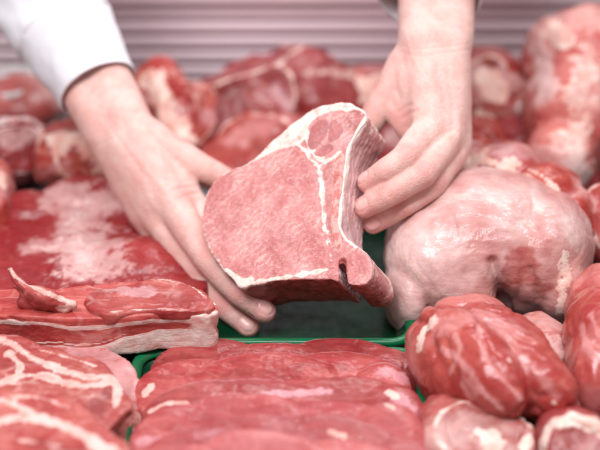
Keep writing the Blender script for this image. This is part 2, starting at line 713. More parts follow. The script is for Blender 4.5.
G_CUT = 'pork cuts piled on the right of the display'
G_BACK = 'blurred joints at the back of the display'
G_SCH = 'lean pork slices fanned in the green tray'
G_NECK = 'marbled pork slices stacked at the lower left'
G_LEFT = 'pieces of meat at the left of the display'

#@@MEATS
# ---- big pale ham at the right
def ham_extra(v, n, A, j, j2):
    # thin pale skin over the whole joint; it ends in a ragged flap where the red muscle shows in the cleft
    c1, c2 = at(534, 290, 45), at(520, 268, 62)
    d = np.minimum(np.linalg.norm(v - c1, axis=1) / 0.034, np.linalg.norm(v - c2, axis=1) / 0.022) + 0.16 * j + 0.06 * j2
    bare = 1 - sstep(d, 0.85, 1.0)
    bare *= sstep(v[:, 0], at(494, 285, 40)[0] + 0.0, at(497, 285, 40)[0])
    base = np.clip(0.52 + 0.42 * fbm(v, 26, 91, 3) + 0.25 * sstep(at(470, 300, 40)[0] - v[:, 0], -0.03, 0.05), 0, 1)
    A['memb'] = np.maximum(A['memb'], base) * (1 - 0.88 * bare)


meat('ham_joint', 'large rounded pork joint with pale silverskin over its top and a dark cleft in front', 'meat', G_CUT,
     [E(484, 234, 60, 98, 84, 60), E(434, 258, 50, 50, 66, 58, 12), E(406, 296, 28, 21, 42, 40, 10), E(460, 284, 40, 46, 36, 44),
      E(545, 250, 55, 48, 68, 58, -18), E(528, 284, 36, 32, 28, 30), E(560, 284, 38, 27, 42, 42, -10)],
     M_ham, 1.6, 8, ((3.0, 60), (0.9, 20), (0.25, 5)), [
         ('fat', [(565, 256), (566, 280), (558, 314)], 7, 0.75, 0.6), ('fat', [(430, 210), (465, 196), (500, 204), (528, 224)], 4, 0.4, 1.3), ('fat', [(408, 255), (428, 290), (462, 304)], 6, 0.42, 1.3),
         ('fat', [(492, 262), (496, 280), (490, 300)], 2.5, 0.5, 0.6), ('fat', [(520, 200), (555, 222), (578, 252)], 3, 0.35, 1.4),
         ('dark', [(498, 272), (503, 292), (514, 312)], 10, 1.0), ('memb', [(516, 258), (522, 272), (517, 290)], 2.0, 0.6), ('memb', [(535, 268), (548, 300)], 2.5, 0.6),
         ('groove', [(493, 262), (498, 284), (508, 312)], 5, 7.5), ('groove', [(530, 270), (538, 300)], 5, 2.5), ('groove', [(425, 232), (470, 216), (520, 226)], 3, 0.7), ('groove', [(440, 200), (500, 214), (560, 238)], 3, 0.6), ('groove', [(420, 330), (430, 300), (428, 270)], 5, 1.2)], 11, ham_extra, parts={'fat': 'fat_strip'}, ridge=0.8)

meat('pork_shank', 'glossy red shank muscle with pale sinew lines lying in front of the large pale joint', 'meat', G_CUT,
     [E(490, 356, 54, 62, 72, 44, 28), E(512, 366, 56, 38, 84, 42, 36), E(470, 362, 60, 36, 88, 44, 26), E(437, 364, 48, 26, 60, 38, 14), E(468, 324, 44, 48, 40, 30), E(542, 398, 38, 28, 44, 28, 36), E(490, 400, 40, 40, 40, 30, 30)],
     M_shiny, 1.8, 6, ((2.5, 45), (0.8, 14), (0.25, 4)), [
         ('memb', [(442, 350), (462, 362), (478, 385), (500, 408)], 3.5, 0.9), ('memb', [(478, 325), (487, 360), (520, 398)], 3, 0.8), ('memb', [(440, 325), (475, 316), (510, 328)], 14, 0.6), ('memb', [(455, 335), (460, 350), (450, 372)], 3, 0.8),
         ('fat', [(419, 345), (423, 332), (434, 322)], 7, 0.7), ('fat', [(509, 360)], 5, 0.6), ('memb', [(468, 388)], 12, 0.6), ('fat', [(554, 402)], 5, 0.6), ('groove', [(480, 330), (494, 362), (535, 405)], 3, 1.6), ('groove', [(446, 340), (456, 372), (480, 408)], 3, 1.5), ('memb', [(500, 330), (530, 365), (556, 395)], 6, 0.5), ('dark', [(425, 370), (440, 395)], 10, 0.4), ('dark', [(492, 415), (520, 420)], 8, 0.6)], 21)

meat('pork_lump', 'pale pink rounded lump with one white fat spot in the lower right front', 'meat', G_CUT,
     [E(468, 446, 28, 58, 52, 42), E(440, 430, 26, 28, 40, 36), E(505, 450, 26, 36, 40, 36)], M_ham, 2.5, 6, ((3, 40), (1, 14)),
     [('fat', [(485, 435), (492, 445)], 11, 1.0), ('memb', [(440, 430), (470, 425)], 24, 0.4), ('fat', [(524, 446), (530, 438)], 6, 0.9)], 31, cuts=[(470, 425, (0.1, 0.7, 0.7), 8)])

meat('pork_lump', 'small pink lump wedged between the glossy shank and the meat at the right edge', 'meat', G_CUT,
     [E(545, 352, 30, 30, 44, 32), E(535, 335, 30, 22, 30, 26)], M_ham, 2.5, 6, ((2.5, 35), (0.8, 12)), [('memb', [(530, 345), (555, 350)], 16, 0.6)], 41)

meat('pork_joint', 'smooth red joint cut off by the right edge, with white sinew streaks', 'meat', G_CUT,
     [E(602, 345, 52, 38, 70, 56), E(592, 375, 46, 28, 50, 44), E(600, 305, 40, 36, 40, 40)], M_shiny, 2.5, 6, ((3, 40), (0.8, 14)),
     [('memb', [(582, 325), (586, 345), (598, 360)], 5, 0.9), ('memb', [(590, 315), (600, 335)], 4, 0.8)], 51)

meat('pork_joint', 'cut joint with a white fat rim round red lean in the bottom right corner', 'meat', G_CUT,
     [E(580, 452, 40, 42, 50, 40), E(556, 440, 36, 22, 34, 30)], M_red, 2.5, 6, ((3, 36), (1, 12)),
     [('fat', [(540, 446), (548, 428), (565, 419), (588, 420), (602, 428)], 8, 1.0, 0.4)], 61, parts={'fat': 'fat_rim'}, cuts=[(574, 438, (-0.25, 0.35, 0.9), 9)])

meat('rib_joint', 'red joint streaked with white tendon running behind the large pale joint', 'meat', G_CUT,
     [E(470, 168, 55, 32, 40, 36, -20), E(505, 178, 62, 40, 44, 36, -25), E(545, 205, 58, 38, 50, 40, -30), E(572, 228, 45, 24, 44, 40, -10), E(482, 142, 50, 26, 26, 26, -20)],
     M_rib, 2.5, 5, ((3, 35), (1.2, 12)), [
         ('fat', [(470, 160), (500, 165), (545, 188), (575, 214)], 5, 0.9, 0.8), ('fat', [(505, 160), (540, 175), (570, 200)], 4, 0.7, 0.8),
         ('fat', [(458, 172), (480, 155)], 12, 0.7), ('dark', [(490, 140), (505, 150)], 8, 0.5)], 71)

meat('pork_haunch', 'tall pale pork haunch leaning blurred at the top right', 'meat', G_CUT,
     [E(570, 118, 62, 48, 70, 66), E(585, 62, 95, 48, 60, 58), E(545, 60, 92, 20, 40, 48, 10), E(560, 160, 48, 36, 36, 40), E(605, 120, 55, 50, 60, 60)],
     M_ham, 3.5, 6, ((5, 50), (1.5, 18)), [
         ('fat', [(588, 60), (582, 100), (576, 140)], 20, 0.5, 0.9), ('fat', [(548, 30), (560, 40)], 14, 0.9), ('memb', [(540, 40), (545, 90)], 18, 0.8), ('memb', [(575, 160), (585, 175)], 14, 0.9)], 81)

meat('pork_lump', 'pink lump at the right edge below the tall pale haunch', 'meat', G_CUT,
     [E(603, 216, 55, 26, 34, 36), E(610, 240, 40, 24, 40, 40)], M_ham, 3, 6, ((2.5, 35), (0.8, 12)), [('memb', [(590, 205)], 12, 0.5)], 91, cuts=[(592, 212, (-0.6, 0.3, 0.7), 6)])

# ---- back row
meat('shoulder_joint', 'dark red blurred joint behind the pork chop in the middle of the back row', 'meat', G_BACK,
     [E(255, 92, 46, 58, 56, 42), E(310, 100, 30, 70, 50, 34), E(300, 84, 44, 55, 48, 36), E(235, 110, 40, 34, 40, 34), E(340, 98, 34, 42, 36, 30)], M_red, 3.5, 6, ((6, 45), (2, 16)),
     [('fat', [(300, 72), (335, 70), (375, 84)], 6, 0.5, 1.0), ('memb', [(275, 90), (290, 110)], 8, 0.6), ('dark', [(225, 90), (225, 120)], 22, 0.9)], 101, cuts=[(280, 92, (-0.15, 0.15, 0.97), 12), (240, 66, (-0.3, 0.9, 0.3), 8)])
meat('shoulder_joint', 'pale fat covered piece between the dark red back joint and the sleeveless wrist', 'meat', G_BACK,
     [E(372, 96, 34, 44, 36, 30), E(400, 90, 34, 30, 36, 30)], M_rib, 3.5, 6, ((4, 40), (1.5, 16)),
     [('fat', [(345, 96), (375, 88), (395, 84)], 18, 0.95, 0.6)], 111)
meat('shoulder_joint', 'pinkish red flat piece lying below the dark red back joint, beside the chop', 'meat', G_BACK,
     [E(268, 140, 24, 56, 40, 26), E(315, 150, 20, 60, 40, 24), E(230, 160, 20, 40, 40, 22)], M_shiny, 3.5, 6, ((4, 40), (1.5, 16)), [('memb', [(230, 140), (270, 125)], 12, 0.6)], 121, cuts=[(270, 140, (-0.2, 0.5, 0.8), 6)])
meat('rib_joint', 'red and white mottled joint just right of the bare wrist in the back row', 'meat', G_BACK,
     [E(492, 92, 44, 40, 44, 46), E(515, 112, 40, 30, 40, 38), E(470, 112, 36, 30, 36, 34)], M_rib, 3.5, 6, ((5, 40), (2, 16)),
     [('fat', [(480, 75), (500, 95)], 13, 0.8, 0.7), ('fat', [(478, 115), (490, 125)], 10, 0.8), ('dark', [(520, 120), (525, 90)], 12, 0.8)], 131, cuts=[(496, 100, (-0.3, 0.25, 0.92), 10)])
meat('shoulder_joint', 'dark red piece low between the mottled joint and the tall pale haunch', 'meat', G_BACK,
     [E(525, 142, 24, 44, 36, 26), E(560, 178, 20, 40, 40, 28)], M_dark, 3.5, 6, ((4, 40), (1.5, 16)), [], 141)
meat('rib_joint', 'orange tinged fatty chunk directly behind the cuffed wrist', 'meat', G_BACK,
     [E(160, 100, 50, 34, 40, 44, 0), E(185, 120, 40, 32, 44, 40, -20), E(140, 112, 40, 34, 40, 40)], M_rib, 3, 6, ((4, 36), (1.6, 14)),
     [('fat', [(150, 82), (165, 105), (185, 135)], 14, 0.75, 0.7), ('dark', [(192, 100), (200, 125)], 12, 0.6)], 151, cuts=[(170, 115, (0.45, 0.3, 0.85), 10)])
meat('rib_joint', 'cut with a raw red front face and pale fatty top, left of the cuffed wrist', 'meat', G_LEFT,
     [E(78, 148, 46, 40, 44, 38, 10), E(105, 158, 42, 40, 40, 36), E(55, 160, 36, 22, 30, 34)], M_rib, 2.5, 5, ((3.5, 34), (1.6, 12)),
     [('fat', [(55, 135), (80, 140), (110, 160)], 14, 0.85, 0.7), ('dark', [(45, 178), (80, 182), (115, 186)], 10, 0.6), ('fat', [(40, 140), (45, 115)], 6, 0.8)], 161, cuts=[(82, 172, (0.05, -0.35, 0.93), 9), (60, 130, (-0.2, 0.9, 0.4), 5)])
meat('shoulder_joint', 'rosy blurred piece in the white tray at the upper left', 'meat', G_LEFT,
     [E(22, 102, 28, 46, 42, 24), E(-5, 108, 28, 30, 40, 26)], M_ham, 3.5, 6, ((3.5, 40), (1.5, 16)), [('dark', [(20, 100), (35, 90)], 14, 0.5)], 171)
meat('shoulder_joint', 'deep red piece with a pale curved rim at the left edge', 'meat', G_LEFT,
     [E(15, 148, 36, 40, 44, 34), E(-12, 155, 36, 30, 40, 32)], M_dark, 3, 6, ((3.5, 36), (1.4, 14)),
     [('fat', [(-5, 125), (15, 118), (36, 122), (44, 135)], 6, 0.7, 0.5), ('memb', [(5, 140), (30, 135)], 10, 0.8)], 181, cuts=[(14, 148, (0.35, 0.15, 0.92), 9)])
meat('pork_lump', 'small pale tipped lump cut off by the left edge above the dark flat muscle', 'meat', G_LEFT,
     [E(-4, 192, 44, 19, 34, 34), E(-2, 215, 36, 14, 24, 30)], M_rib, 2.5, 6, ((2.5, 30), (1, 12)), [('fat', [(2, 178), (4, 186)], 7, 0.9)], 191)  # the pale tip is a white highlight painted with the fat colour

meat('shoulder_joint', 'dark red piece lying low in the gap between the chop and the sleeveless wrist', 'meat', G_BACK,
     [E(395, 150, 24, 52, 50, 30), E(350, 170, 20, 50, 46, 26), E(425, 185, 20, 40, 40, 26)], M_dark, 3.0, 6, ((4, 36), (1.6, 14)), [('memb', [(390, 135), (410, 150)], 10, 0.6)], 145)

# ---- dark flat muscle on the left
def lift(v, fn):
    v = v.copy()
    v[:, 2] += fn(v)
    return v


meat('flank_piece', 'broad flat dark red muscle with an irregular white fat patch in its middle', 'meat', G_LEFT,
     [S([(-25, 205), (10, 196), (60, 192), (120, 196), (165, 222), (205, 262), (200, 292), (120, 298), (40, 290), (-25, 285)], 36, 34),
      E(85, 200, 30, 48, 30, 22), E(20, 215, 28, 44, 30, 22), E(150, 262, 30, 60, 40, 18)],
     M_dark, 2.0, 12, ((4.0, 50), (1.2, 16), (0.4, 5)), [
         ('fat', [(72, 215), (80, 240), (92, 268), (76, 274)], 15, 0.42, 0.9), ('fat', [(36, 248), (62, 252), (80, 240)], 7, 0.42, 0.8), ('memb', [(70, 198), (82, 235), (95, 270)], 32, 0.8, 0.5), ('memb', [(60, 197), (125, 203)], 18, 0.85), ('memb', [(30, 247), (110, 245)], 16, 0.55)], 201, parts={'fat': 'fat_patch'}, ridge=1.0)

# ---- belly slab with layered front
zb0, zb1 = 29.0, 63.0


def belly_extra(v, n, A, j, j2):
    h = (v[:, 2] * 1000 - zb0) / (zb1 - zb0)
    x = v[:, 0] * 1000
    wob = 0.08 * pn(v, 28, 3) + 0.035 * pn(v, 90, 5)
    h = h + wob
    front = sstep(-n[:, 1], -0.05, 0.35)
    right = sstep(x, -175, -95)
    lo = 0.24 + 0.36 * right
    f1 = sstep(h, -0.3, -0.2) * (1 - sstep(h, lo - 0.03, lo + 0.03))
    split = sstep(0.035 - np.abs(h - lo * 0.42), 0, 0.03) * 0.9
    f2 = sstep(0.075 - np.abs(h - 0.80 - 0.04 * right), 0, 0.035)
    f3 = sstep(0.03 - np.abs(h - (lo + 0.08)), 0, 0.02) * (1 - right)
    A['fat'] = np.maximum(A['fat'], front * np.maximum(np.maximum(f1 * (1 - split * 0.5), f2), f3))
    A['fat'] = np.maximum(A['fat'], sstep(x, -88, -80) * front * 0.8)


meat('pork_belly', 'slab of pork belly with striped pink and white front edge, beside the fingertips', 'meat', G_LEFT,
     [S([(-40, 290), (40, 288), (120, 280), (188, 285), (203, 292), (217, 307), (207, 315), (160, 314), (120, 318), (60, 318), (0, 315), (-40, 318)], zb1, zb1 - zb0),
      S([(-40, 290), (120, 290), (140, 300), (-40, 304)], 42, 40)],
     M_belly, 1.3, 5, ((2.4, 45), (0.5, 16), (0.15, 4)), [('fat', [(90, 304), (140, 302), (180, 300), (215, 304)], 4, 0.8)], 211, belly_extra, parts={'fat': 'fat_layer'})


def slice_edge(w=4.0):
    def fn(v, n, A, j, j2):
        e = 1 - sstep(np.abs(n[:, 2]), 0.25, 0.75)
        A['fat'] = np.maximum(A['fat'], 0.55 * e * sstep(j, -0.2, 0.4))
    return fn


meat('belly_slice', 'thin red slice with a pale edge lying on top of the striped pork belly', 'meat', G_LEFT,
     [S([(84, 302), (96, 290), (128, 284), (158, 278), (190, 284), (209, 296), (214, 307), (190, 311), (150, 310), (105, 314)], 67, 9)],
     M_belly, 1.2, 5, ((2.2, 32), (0.8, 12), (0.25, 4)), [('fat', [(158, 279), (188, 285), (206, 297)], 1.4, 0.5, 0.9), ('fat', [(110, 312), (150, 309), (190, 310)], 1.6, 0.45, 1.0), ('memb', [(110, 290), (150, 292)], 9, 0.4), ('dark', [(170, 296), (190, 300)], 8, 0.3)], 221, ridge=0.8)

# curled trimming with pale edge
cv = [(9, 268, 92), (17, 281, 84), (30, 291, 78), (50, 300, 74), (74, 305, 70)]
meat('meat_trimming', 'curled strip of red trimming with a white edge on the left end of the belly', 'meat', G_LEFT,
     [Cone(at(*cv[k][:2], cv[k][2]), (1.6, 3.6, 5.5, 6.0, 3.5)[k], at(*cv[k + 1][:2], cv[k + 1][2]), (3.6, 5.5, 6.0, 3.5, 2.5)[k]) for k in range(4)] +
     [Cone(at(14, 287, 76), 2.5, at(40, 300, 70), 7.0), Cone(at(40, 300, 70), 7.0, at(66, 309, 66), 5.0), Cone(at(24, 300, 66), 6.0, at(50, 306, 64), 6.0)],
     M_slice, 1.0, 4, ((2.5, 16), (0.9, 6)), [('fat', [(9, 268), (19, 279), (33, 287), (52, 295), (73, 302)], 3.2, 1.0, 0.3), ('fat', [(60, 309), (70, 308)], 5, 0.9)], 231, parts={'fat': 'fat_edge'})

# ---- marbled slices lower left
meat('pork_slice', 'thin pale pink slice hanging over at the right end of the marbled stack', 'meat', G_NECK,
     [S([(30, 352), (60, 346), (90, 337), (118, 352), (133, 364), (141, 380), (141, 415), (139, 445), (122, 470), (80, 450), (60, 400)], 38, 8)],
     M_neck, 1.4, 5, ((2.5, 40), (0.8, 12), (0.25, 4)), [('fat', [(90, 339), (120, 354), (134, 366), (141, 384), (140, 430)], 2.2, 0.6, 0.5), ('memb', [(95, 355), (125, 380)], 30, 0.45), ('fat', [(128, 400), (132, 430)], 4, 0.6, 1.0)], 241, None, 2.0,
     lambda v: lift(v, lambda q: -0.024 * sstep(q[:, 0], -0.138, -0.106) * sstep(q[:, 1], 0.9, 0.80)))
meat('pork_slice', 'marbled slice with a forked white fat ribbon, topmost row of the lower left stack', 'meat', G_NECK,
     [S([(-40, 345), (0, 334), (30, 341), (60, 350), (92, 358), (118, 378), (134, 402), (122, 414), (104, 430), (60, 410), (0, 400), (-40, 400)], 54, 10), S([(-40, 380), (60, 385), (95, 405), (60, 440), (-40, 440)], 46, 42)],
     M_neck, 1.4, 4, ((4.0, 40), (1.2, 14), (0.35, 4)), [
         ('fat', [(-10, 336), (10, 343), (30, 356), (55, 367), (85, 377), (110, 377), (118, 390), (116, 405)], 5.4, 0.85, 0.3), ('fat', [(0, 384), (20, 376), (45, 377), (70, 384), (95, 386), (112, 380)], 5.5, 0.8, 0.45), ('fat', [(8, 352), (20, 366), (14, 382)], 4, 0.9, 0.6),
         ('fat', [(40, 350), (70, 358), (95, 366)], 2.0, 0.7, 0.9), ('fat', [(60, 400), (84, 398), (100, 392)], 2.2, 0.7, 0.9), ('dark', [(93, 412), (100, 402), (108, 394)], 10, 0.75), ('dark', [(4, 366)], 7, 0.6)], 251, parts={'fat': 'fat_ribbon'}, ridge=1.0)
meat('pork_slice', 'marbled slice with one broad curved fat band in the lower left corner', 'meat', G_NECK,
     [S([(-40, 398), (-10, 388), (20, 394), (50, 394), (84, 406), (112, 430), (132, 455), (130, 500), (-40, 500)], 70, 12), S([(-40, 430), (60, 420), (95, 460), (60, 500), (-40, 500)], 58, 54)],
     M_neck, 1.4, 4, ((4.0, 40), (1.2, 14), (0.35, 4)), [
         ('fat', [(-10, 424), (25, 418), (60, 424), (92, 440), (118, 462)], 8.5, 0.85, 0.35), ('fat', [(-10, 470), (40, 455), (80, 470)], 5, 0.6, 0.5), ('fat', [(-8, 398), (14, 404), (34, 416), (45, 421)], 4, 0.9, 0.6), ('fat', [(10, 396), (40, 398), (70, 408)], 2.0, 0.7, 1.0), ('dark', [(40, 446), (70, 452)], 12, 0.5), ('fat', [(20, 440), (60, 446)], 2.0, 0.6, 1.2)], 261, parts={'fat': 'fat_ribbon'}, ridge=1.0)

# ---- lean slices in the front tray
specs = [  # outline per slice, height, thickness
    ([(146, 372), (158, 362), (186, 354), (212, 346), (232, 344), (258, 349), (290, 350), (330, 347), (362, 350), (398, 354), (415, 366), (416, 388), (360, 392), (250, 390), (146, 392)], 30, 'rearmost lean slice with a wavy back edge against the green tray rim'),
    ([(140, 392), (158, 376), (186, 367), (222, 364), (258, 361), (285, 366), (320, 366), (352, 358), (382, 360), (408, 370), (417, 388), (412, 406), (360, 410), (250, 410), (140, 412)], 37, 'lean slice with a reddened middle, second from the back of the tray'),
    ([(138, 412), (160, 403), (185, 396), (215, 387), (250, 389), (285, 396), (318, 392), (350, 384), (385, 389), (412, 400), (420, 412), (414, 430), (350, 432), (240, 430), (138, 436)], 44, 'lean slice with a purplish sheen and pale curl in the middle of the tray'),
    ([(134, 432), (155, 426), (180, 416), (205, 404), (240, 401), (275, 404), (310, 411), (345, 408), (380, 404), (410, 416), (427, 432), (424, 452), (340, 455), (230, 455), (134, 458)], 51, 'lean slice with a small white fat tab, fourth from the back of the tray'),
    ([(134, 456), (165, 444), (195, 431), (230, 424), (265, 425), (300, 421), (335, 427), (370, 437), (405, 440), (430, 456), (430, 482), (300, 484), (134, 488)], 58, 'lean slice with a white fleck on its back edge, second nearest in the tray'),
    ([(134, 482), (170, 468), (200, 452), (235, 443), (270, 441), (305, 445), (340, 447), (380, 460), (428, 478), (428, 515), (300, 517), (134, 517)], 65, 'nearest lean slice, pale pink, only its back edge in view'),
]
pts_extra = [
    [('dark', [(330, 356), (390, 362)], 7, 0.5), ('fat', [(410, 362), (416, 370)], 3, 0.6)],
    [('dark', [(240, 378), (290, 372)], 13, 0.45), ('fat', [(144, 393), (150, 387)], 4, 0.9), ('memb', [(385, 372), (402, 378)], 9, 0.7)],
    [('memb', [(215, 397), (250, 396), (275, 394), (330, 392)], 5, 0.9), ('fat', [(150, 412), (165, 404), (185, 403), (192, 407)], 2.8, 1.0, 0.2), ('fat', [(388, 392), (395, 397)], 3.5, 0.9), ('memb', [(400, 400), (410, 408)], 8, 0.6)],
    [('fat', [(386, 404), (394, 408)], 3, 0.9), ('memb', [(140, 442), (165, 440)], 5, 0.8)],
    [('fat', [(330, 432), (344, 437)], 3, 0.9), ('memb', [(200, 436), (230, 430)], 8, 0.4)],
    [],
]
def back_edge(k):
    def fn(v, n, A, j, j2):
        # pale lining along the far edge, and each slice cut from a slightly different muscle
        e = sstep(n[:, 1], 0.12, 0.34) * (1 - sstep(n[:, 1], 0.6, 0.8)) * sstep(fbm(v, 14, 77 + k, 2), -0.25, 0.25)
        A['memb'] = np.maximum(A['memb'], e * np.clip(0.6 + 0.6 * j, 0, 0.9))
        A['memb'] = np.maximum(A['memb'], (0.0, 0.0, 0.06, 0.14, 0.16, 0.26)[k] * np.clip(0.8 + 0.7 * j, 0, 1.2))
        A['dark'] = np.maximum(A['dark'], (0.45, 0.12, 0.30, 0.0, 0.18, 0.0)[k] * np.clip(0.8 + 0.6 * j, 0, 1.2))
    return fn


lay = [  # ellipsoids (px, py, rx, ry, turn) that make each long slice
    [(205, 373, 62, 44, 4), (262, 374, 80, 42, 0), (340, 371, 76, 40, -2), (385, 374, 34, 36, 0)],
    [(200, 393, 62, 46, 5), (270, 388, 84, 44, 2), (350, 385, 66, 46, -3), (388, 392, 30, 38, 0)],
    [(200, 415, 64, 40, 5), (260, 414, 80, 44, -3), (335, 410, 76, 42, 4), (388, 415, 34, 40, -6)],
    [(196, 438, 64, 40, 10), (250, 430, 76, 48, 0), (330, 436, 84, 46, -5), (392, 440, 38, 42, -8)],
    [(196, 462, 66, 46, 12), (255, 453, 76, 48, 2), (330, 456, 84, 50, -6), (395, 470, 38, 44, -12)],
    [(200, 486, 66, 50, 12), (265, 472, 80, 50, 0), (340, 478, 80, 50, -8), (395, 496, 36, 46, -12)],
]
for k, (pl, zt, lab) in enumerate(specs):
    zc = 21 + 6.5 * k
    prims = [E(x + (6, -5, 3, -4, 4, 0)[k], y, zc + (0, 1.6, -0.6, 1.2)[j_], rx, ry * 0.98, 8.2, rz_ * 1.2, 17 + (2, -2, 3, -1)[(j_ + k) % 4]) for j_, (x, y, rx, ry, rz_) in enumerate(lay[k])]

    def settle(v, k=k):
        v = v.copy()
        v[:, 2] += 0.0016 * np.sin(v[:, 0] * 46 + k * 2.1) + 0.0012 * np.sin(v[:, 0] * 30 - v[:, 1] * 60 + k)
        return v
    meat('pork_slice', lab, 'meat', G_SCH, prims, M_slice, 1.1, 4, ((1.2, 55), (0.5, 14), (0.22, 4)), pts_extra[k], 300 + k * 7, back_edge(k), None, settle, ridge=0.4)


#@@CHOP
# ------------------------------------------------------------------ the pork chop in the hands
CN = np.array([-0.38, 0.40, 0.0])
CN[2] = math.sqrt(1 - CN @ CN)
CW = RIGHT * CN[0] + UP * CN[1] - FWD * CN[2]          # face normal in the world
C0 = cp(295, 205, 0)
T_CHOP = 0.049


def face(px, py):
    """photo pixel -> point on the chop's cut face"""
    r = FWD + RIGHT * ((px - 300) / F) + UP * ((225 - py) / F)
    return CAM + r * (((C0 - CAM) @ CW) / (r @ CW))


cu = RIGHT - CW * (RIGHT @ CW)
cu /= np.linalg.norm(cu)
cvv = np.cross(CW, cu)


def fuv(P):
    q = P - C0
    return q @ cu, q @ cvv


outline = [(201, 222), (202, 207), (207, 193), (216, 180), (229, 171), (244, 164), (257, 156), (268, 145), (282, 132), (298, 121), (312, 110), (328, 104),
           (345, 103), (358, 107), (366, 115), (363, 125), (355, 137), (349, 150), (347, 165), (345, 181), (343, 198), (341, 215), (341, 227), (346, 237), (355, 244), (364, 252),
           (371, 262), (372, 275), (364, 284), (354, 285), (348, 283), (346.5, 277), (343.5, 273), (343, 267), (339.5, 261), (340, 268), (338.5, 273), (341, 277), (337, 281), (331, 279), (323, 279), (300, 279), (275, 281), (252, 285), (241, 287), (228, 275), (215, 258), (205, 241)]
chop_top = [face(*p) for p in catmull(outline, 3)]
me = remeshed([Prism(chop_top, -CW * T_CHOP)], 0.9, 8)
v = get_v(me)
n = get_n(me)
u_, v_ = fuv(v)


def U(pts):
    return [fuv(face(*p)) for p in pts]


P2 = np.stack([u_, v_, np.zeros(len(u_))], 1)


def line(pts, closed=False):
    q = [np.array([a, b, 0.0]) for a, b in U(catmull(pts, 4, closed))]
    if closed:
        q.append(q[0])
    return poly_dist(P2, q) * 1000


def inside(pts):
    return in_poly(u_, v_, U(catmull(pts, 4)))


depth = -((v - C0) @ CW) * 1000                       # mm below the face
jit = fbm(v, 120, 3, 3)
jit2 = fbm(v, 320, 4, 2)
fa = np.zeros(len(v))
mb = np.zeros(len(v))
dk = np.zeros(len(v))
bn = np.zeros(len(v))
eye = np.zeros(len(v))
facing = sstep(n @ CW, 0.35, 0.8)
dl = line(outline, True)
# fat cap along the upper edge
cap = inside([(238, 168), (252, 158), (268, 142), (282, 128), (298, 117), (316, 104), (350, 98), (372, 112), (362, 126), (349, 128), (346, 112), (330, 112), (312, 122), (306, 136), (300, 144), (280, 149), (258, 159)])
fa = np.maximum(fa, cap * np.clip(0.72 + 0.45 * jit, 0.3, 1.0))
# thin rim on the left
left = sstep(-u_, 0.0, 0.02)
fa = np.maximum(fa, left * sstep(-dl - jit * 2.2, -2.4, -0.6) * np.clip(0.62 + 0.5 * jit2, 0.2, 0.9))
corner = line([(226, 274), (240, 284), (250, 282)])
fa = np.maximum(fa, sstep(-corner - jit * 1.5, -6, -3))
lowrim = line([(250, 283), (300, 275), (326, 270)])
fa = np.maximum(fa, 0.75 * sstep(-lowrim - jit * 2.2, -2.8, -1.2) * facing)
# fascia between the eye and the rib
fas = line([(296, 143), (305, 150), (312, 160), (319, 167), (321, 182), (322, 200), (324, 222), (329, 242), (333, 262)])
fade = sstep(v_, -0.06, -0.005)
fa = np.maximum(fa, sstep(-fas - jit * 2.4, -3.2, -0.6) * np.clip(0.35 + 0.4 * fade + 0.5 * jit2, 0.1, 1))
fas2 = line([(318, 166), (330, 160), (340, 152)])
fa = np.maximum(fa, 0.8 * sstep(-fas2 - jit * 2.0, -2.6, -0.8))
fas3 = line([(306, 132), (312, 150), (322, 160)])
fa = np.maximum(fa, sstep(-fas3 - jit, -3.2, -1.8))
# small cap muscles
m1a = inside([(312, 127), (322, 120), (329, 122), (327, 134), (321, 143), (313, 150), (308, 144)])
m1b = inside([(331, 121), (340, 123), (343, 131), (338, 139), (330, 142), (328, 136)])
m1c = inside([(322, 146), (329, 144), (334, 147), (329, 153), (321, 157), (314, 154)])
m1 = (m1a | m1b | m1c) & (jit2 < 0.9)
m2 = inside([(347, 112), (357, 110), (366, 116), (364, 126), (354, 134), (346, 128), (344, 119)])
fa = np.where(m1, 0.0, fa)
fa = np.where(m2, 0.18 + 0.2 * (jit > 0.1), fa)
redm = np.where(m2 | m1, 0.35, 0.0)
wedge = inside([(322, 168), (334, 158), (333, 200), (332, 240), (336, 258), (331, 262), (327, 235), (324, 200)])
redm = np.maximum(redm, wedge * 0.3)
dk = np.maximum(dk, redm * facing)
eye = np.maximum(eye, m1 * 0.8)
# rib bone running down the right of the face
bone = inside([(334, 160), (343, 153), (346, 162), (344, 182), (342, 205), (340, 225), (343, 244), (337, 252), (332, 236), (332, 205), (333, 180)]) & (pn(P2, 90, 3) + 0.3 * pn(P2, 300, 4) > -0.55)
bn = np.maximum(bn, bone * facing)
edge_r = line([(366, 118), (355, 137), (349, 150), (347, 165), (345, 181), (343, 198), (341, 215), (341, 227), (346, 237), (356, 246)])
fa = np.maximum(fa, sstep(-np.abs(edge_r) - jit * 0.8, -2.6, -1.4) * sstep(6 - depth, 0, 4))
# the rib side: membrane with drawn-out streaks
nu_, nv_ = n @ cu, n @ cvv
side = (1 - facing) * sstep(nu_, 0.15, 0.5)
streak = pn(np.stack([u_ * 70, v_ * 70 + depth * 0.03, depth / 1000 * 330 + 0.8 * jit], 1), 1.0, 6)
topred = sstep(v_, 0.035, 0.07)
mb = np.maximum(mb, (1 - 0.65 * topred) * side * np.clip(0.85 + 0.35 * streak, 0, 1))
dk = np.maximum(dk, side * sstep(streak, 0.35, 0.6) * 0.4)
fa = np.maximum(fa, side * sstep(pn(np.stack([u_ * 50, v_ * 50, depth / 1000 * 200 + jit], 1), 1.0, 9), 0.28, 0.5) * 0.8)
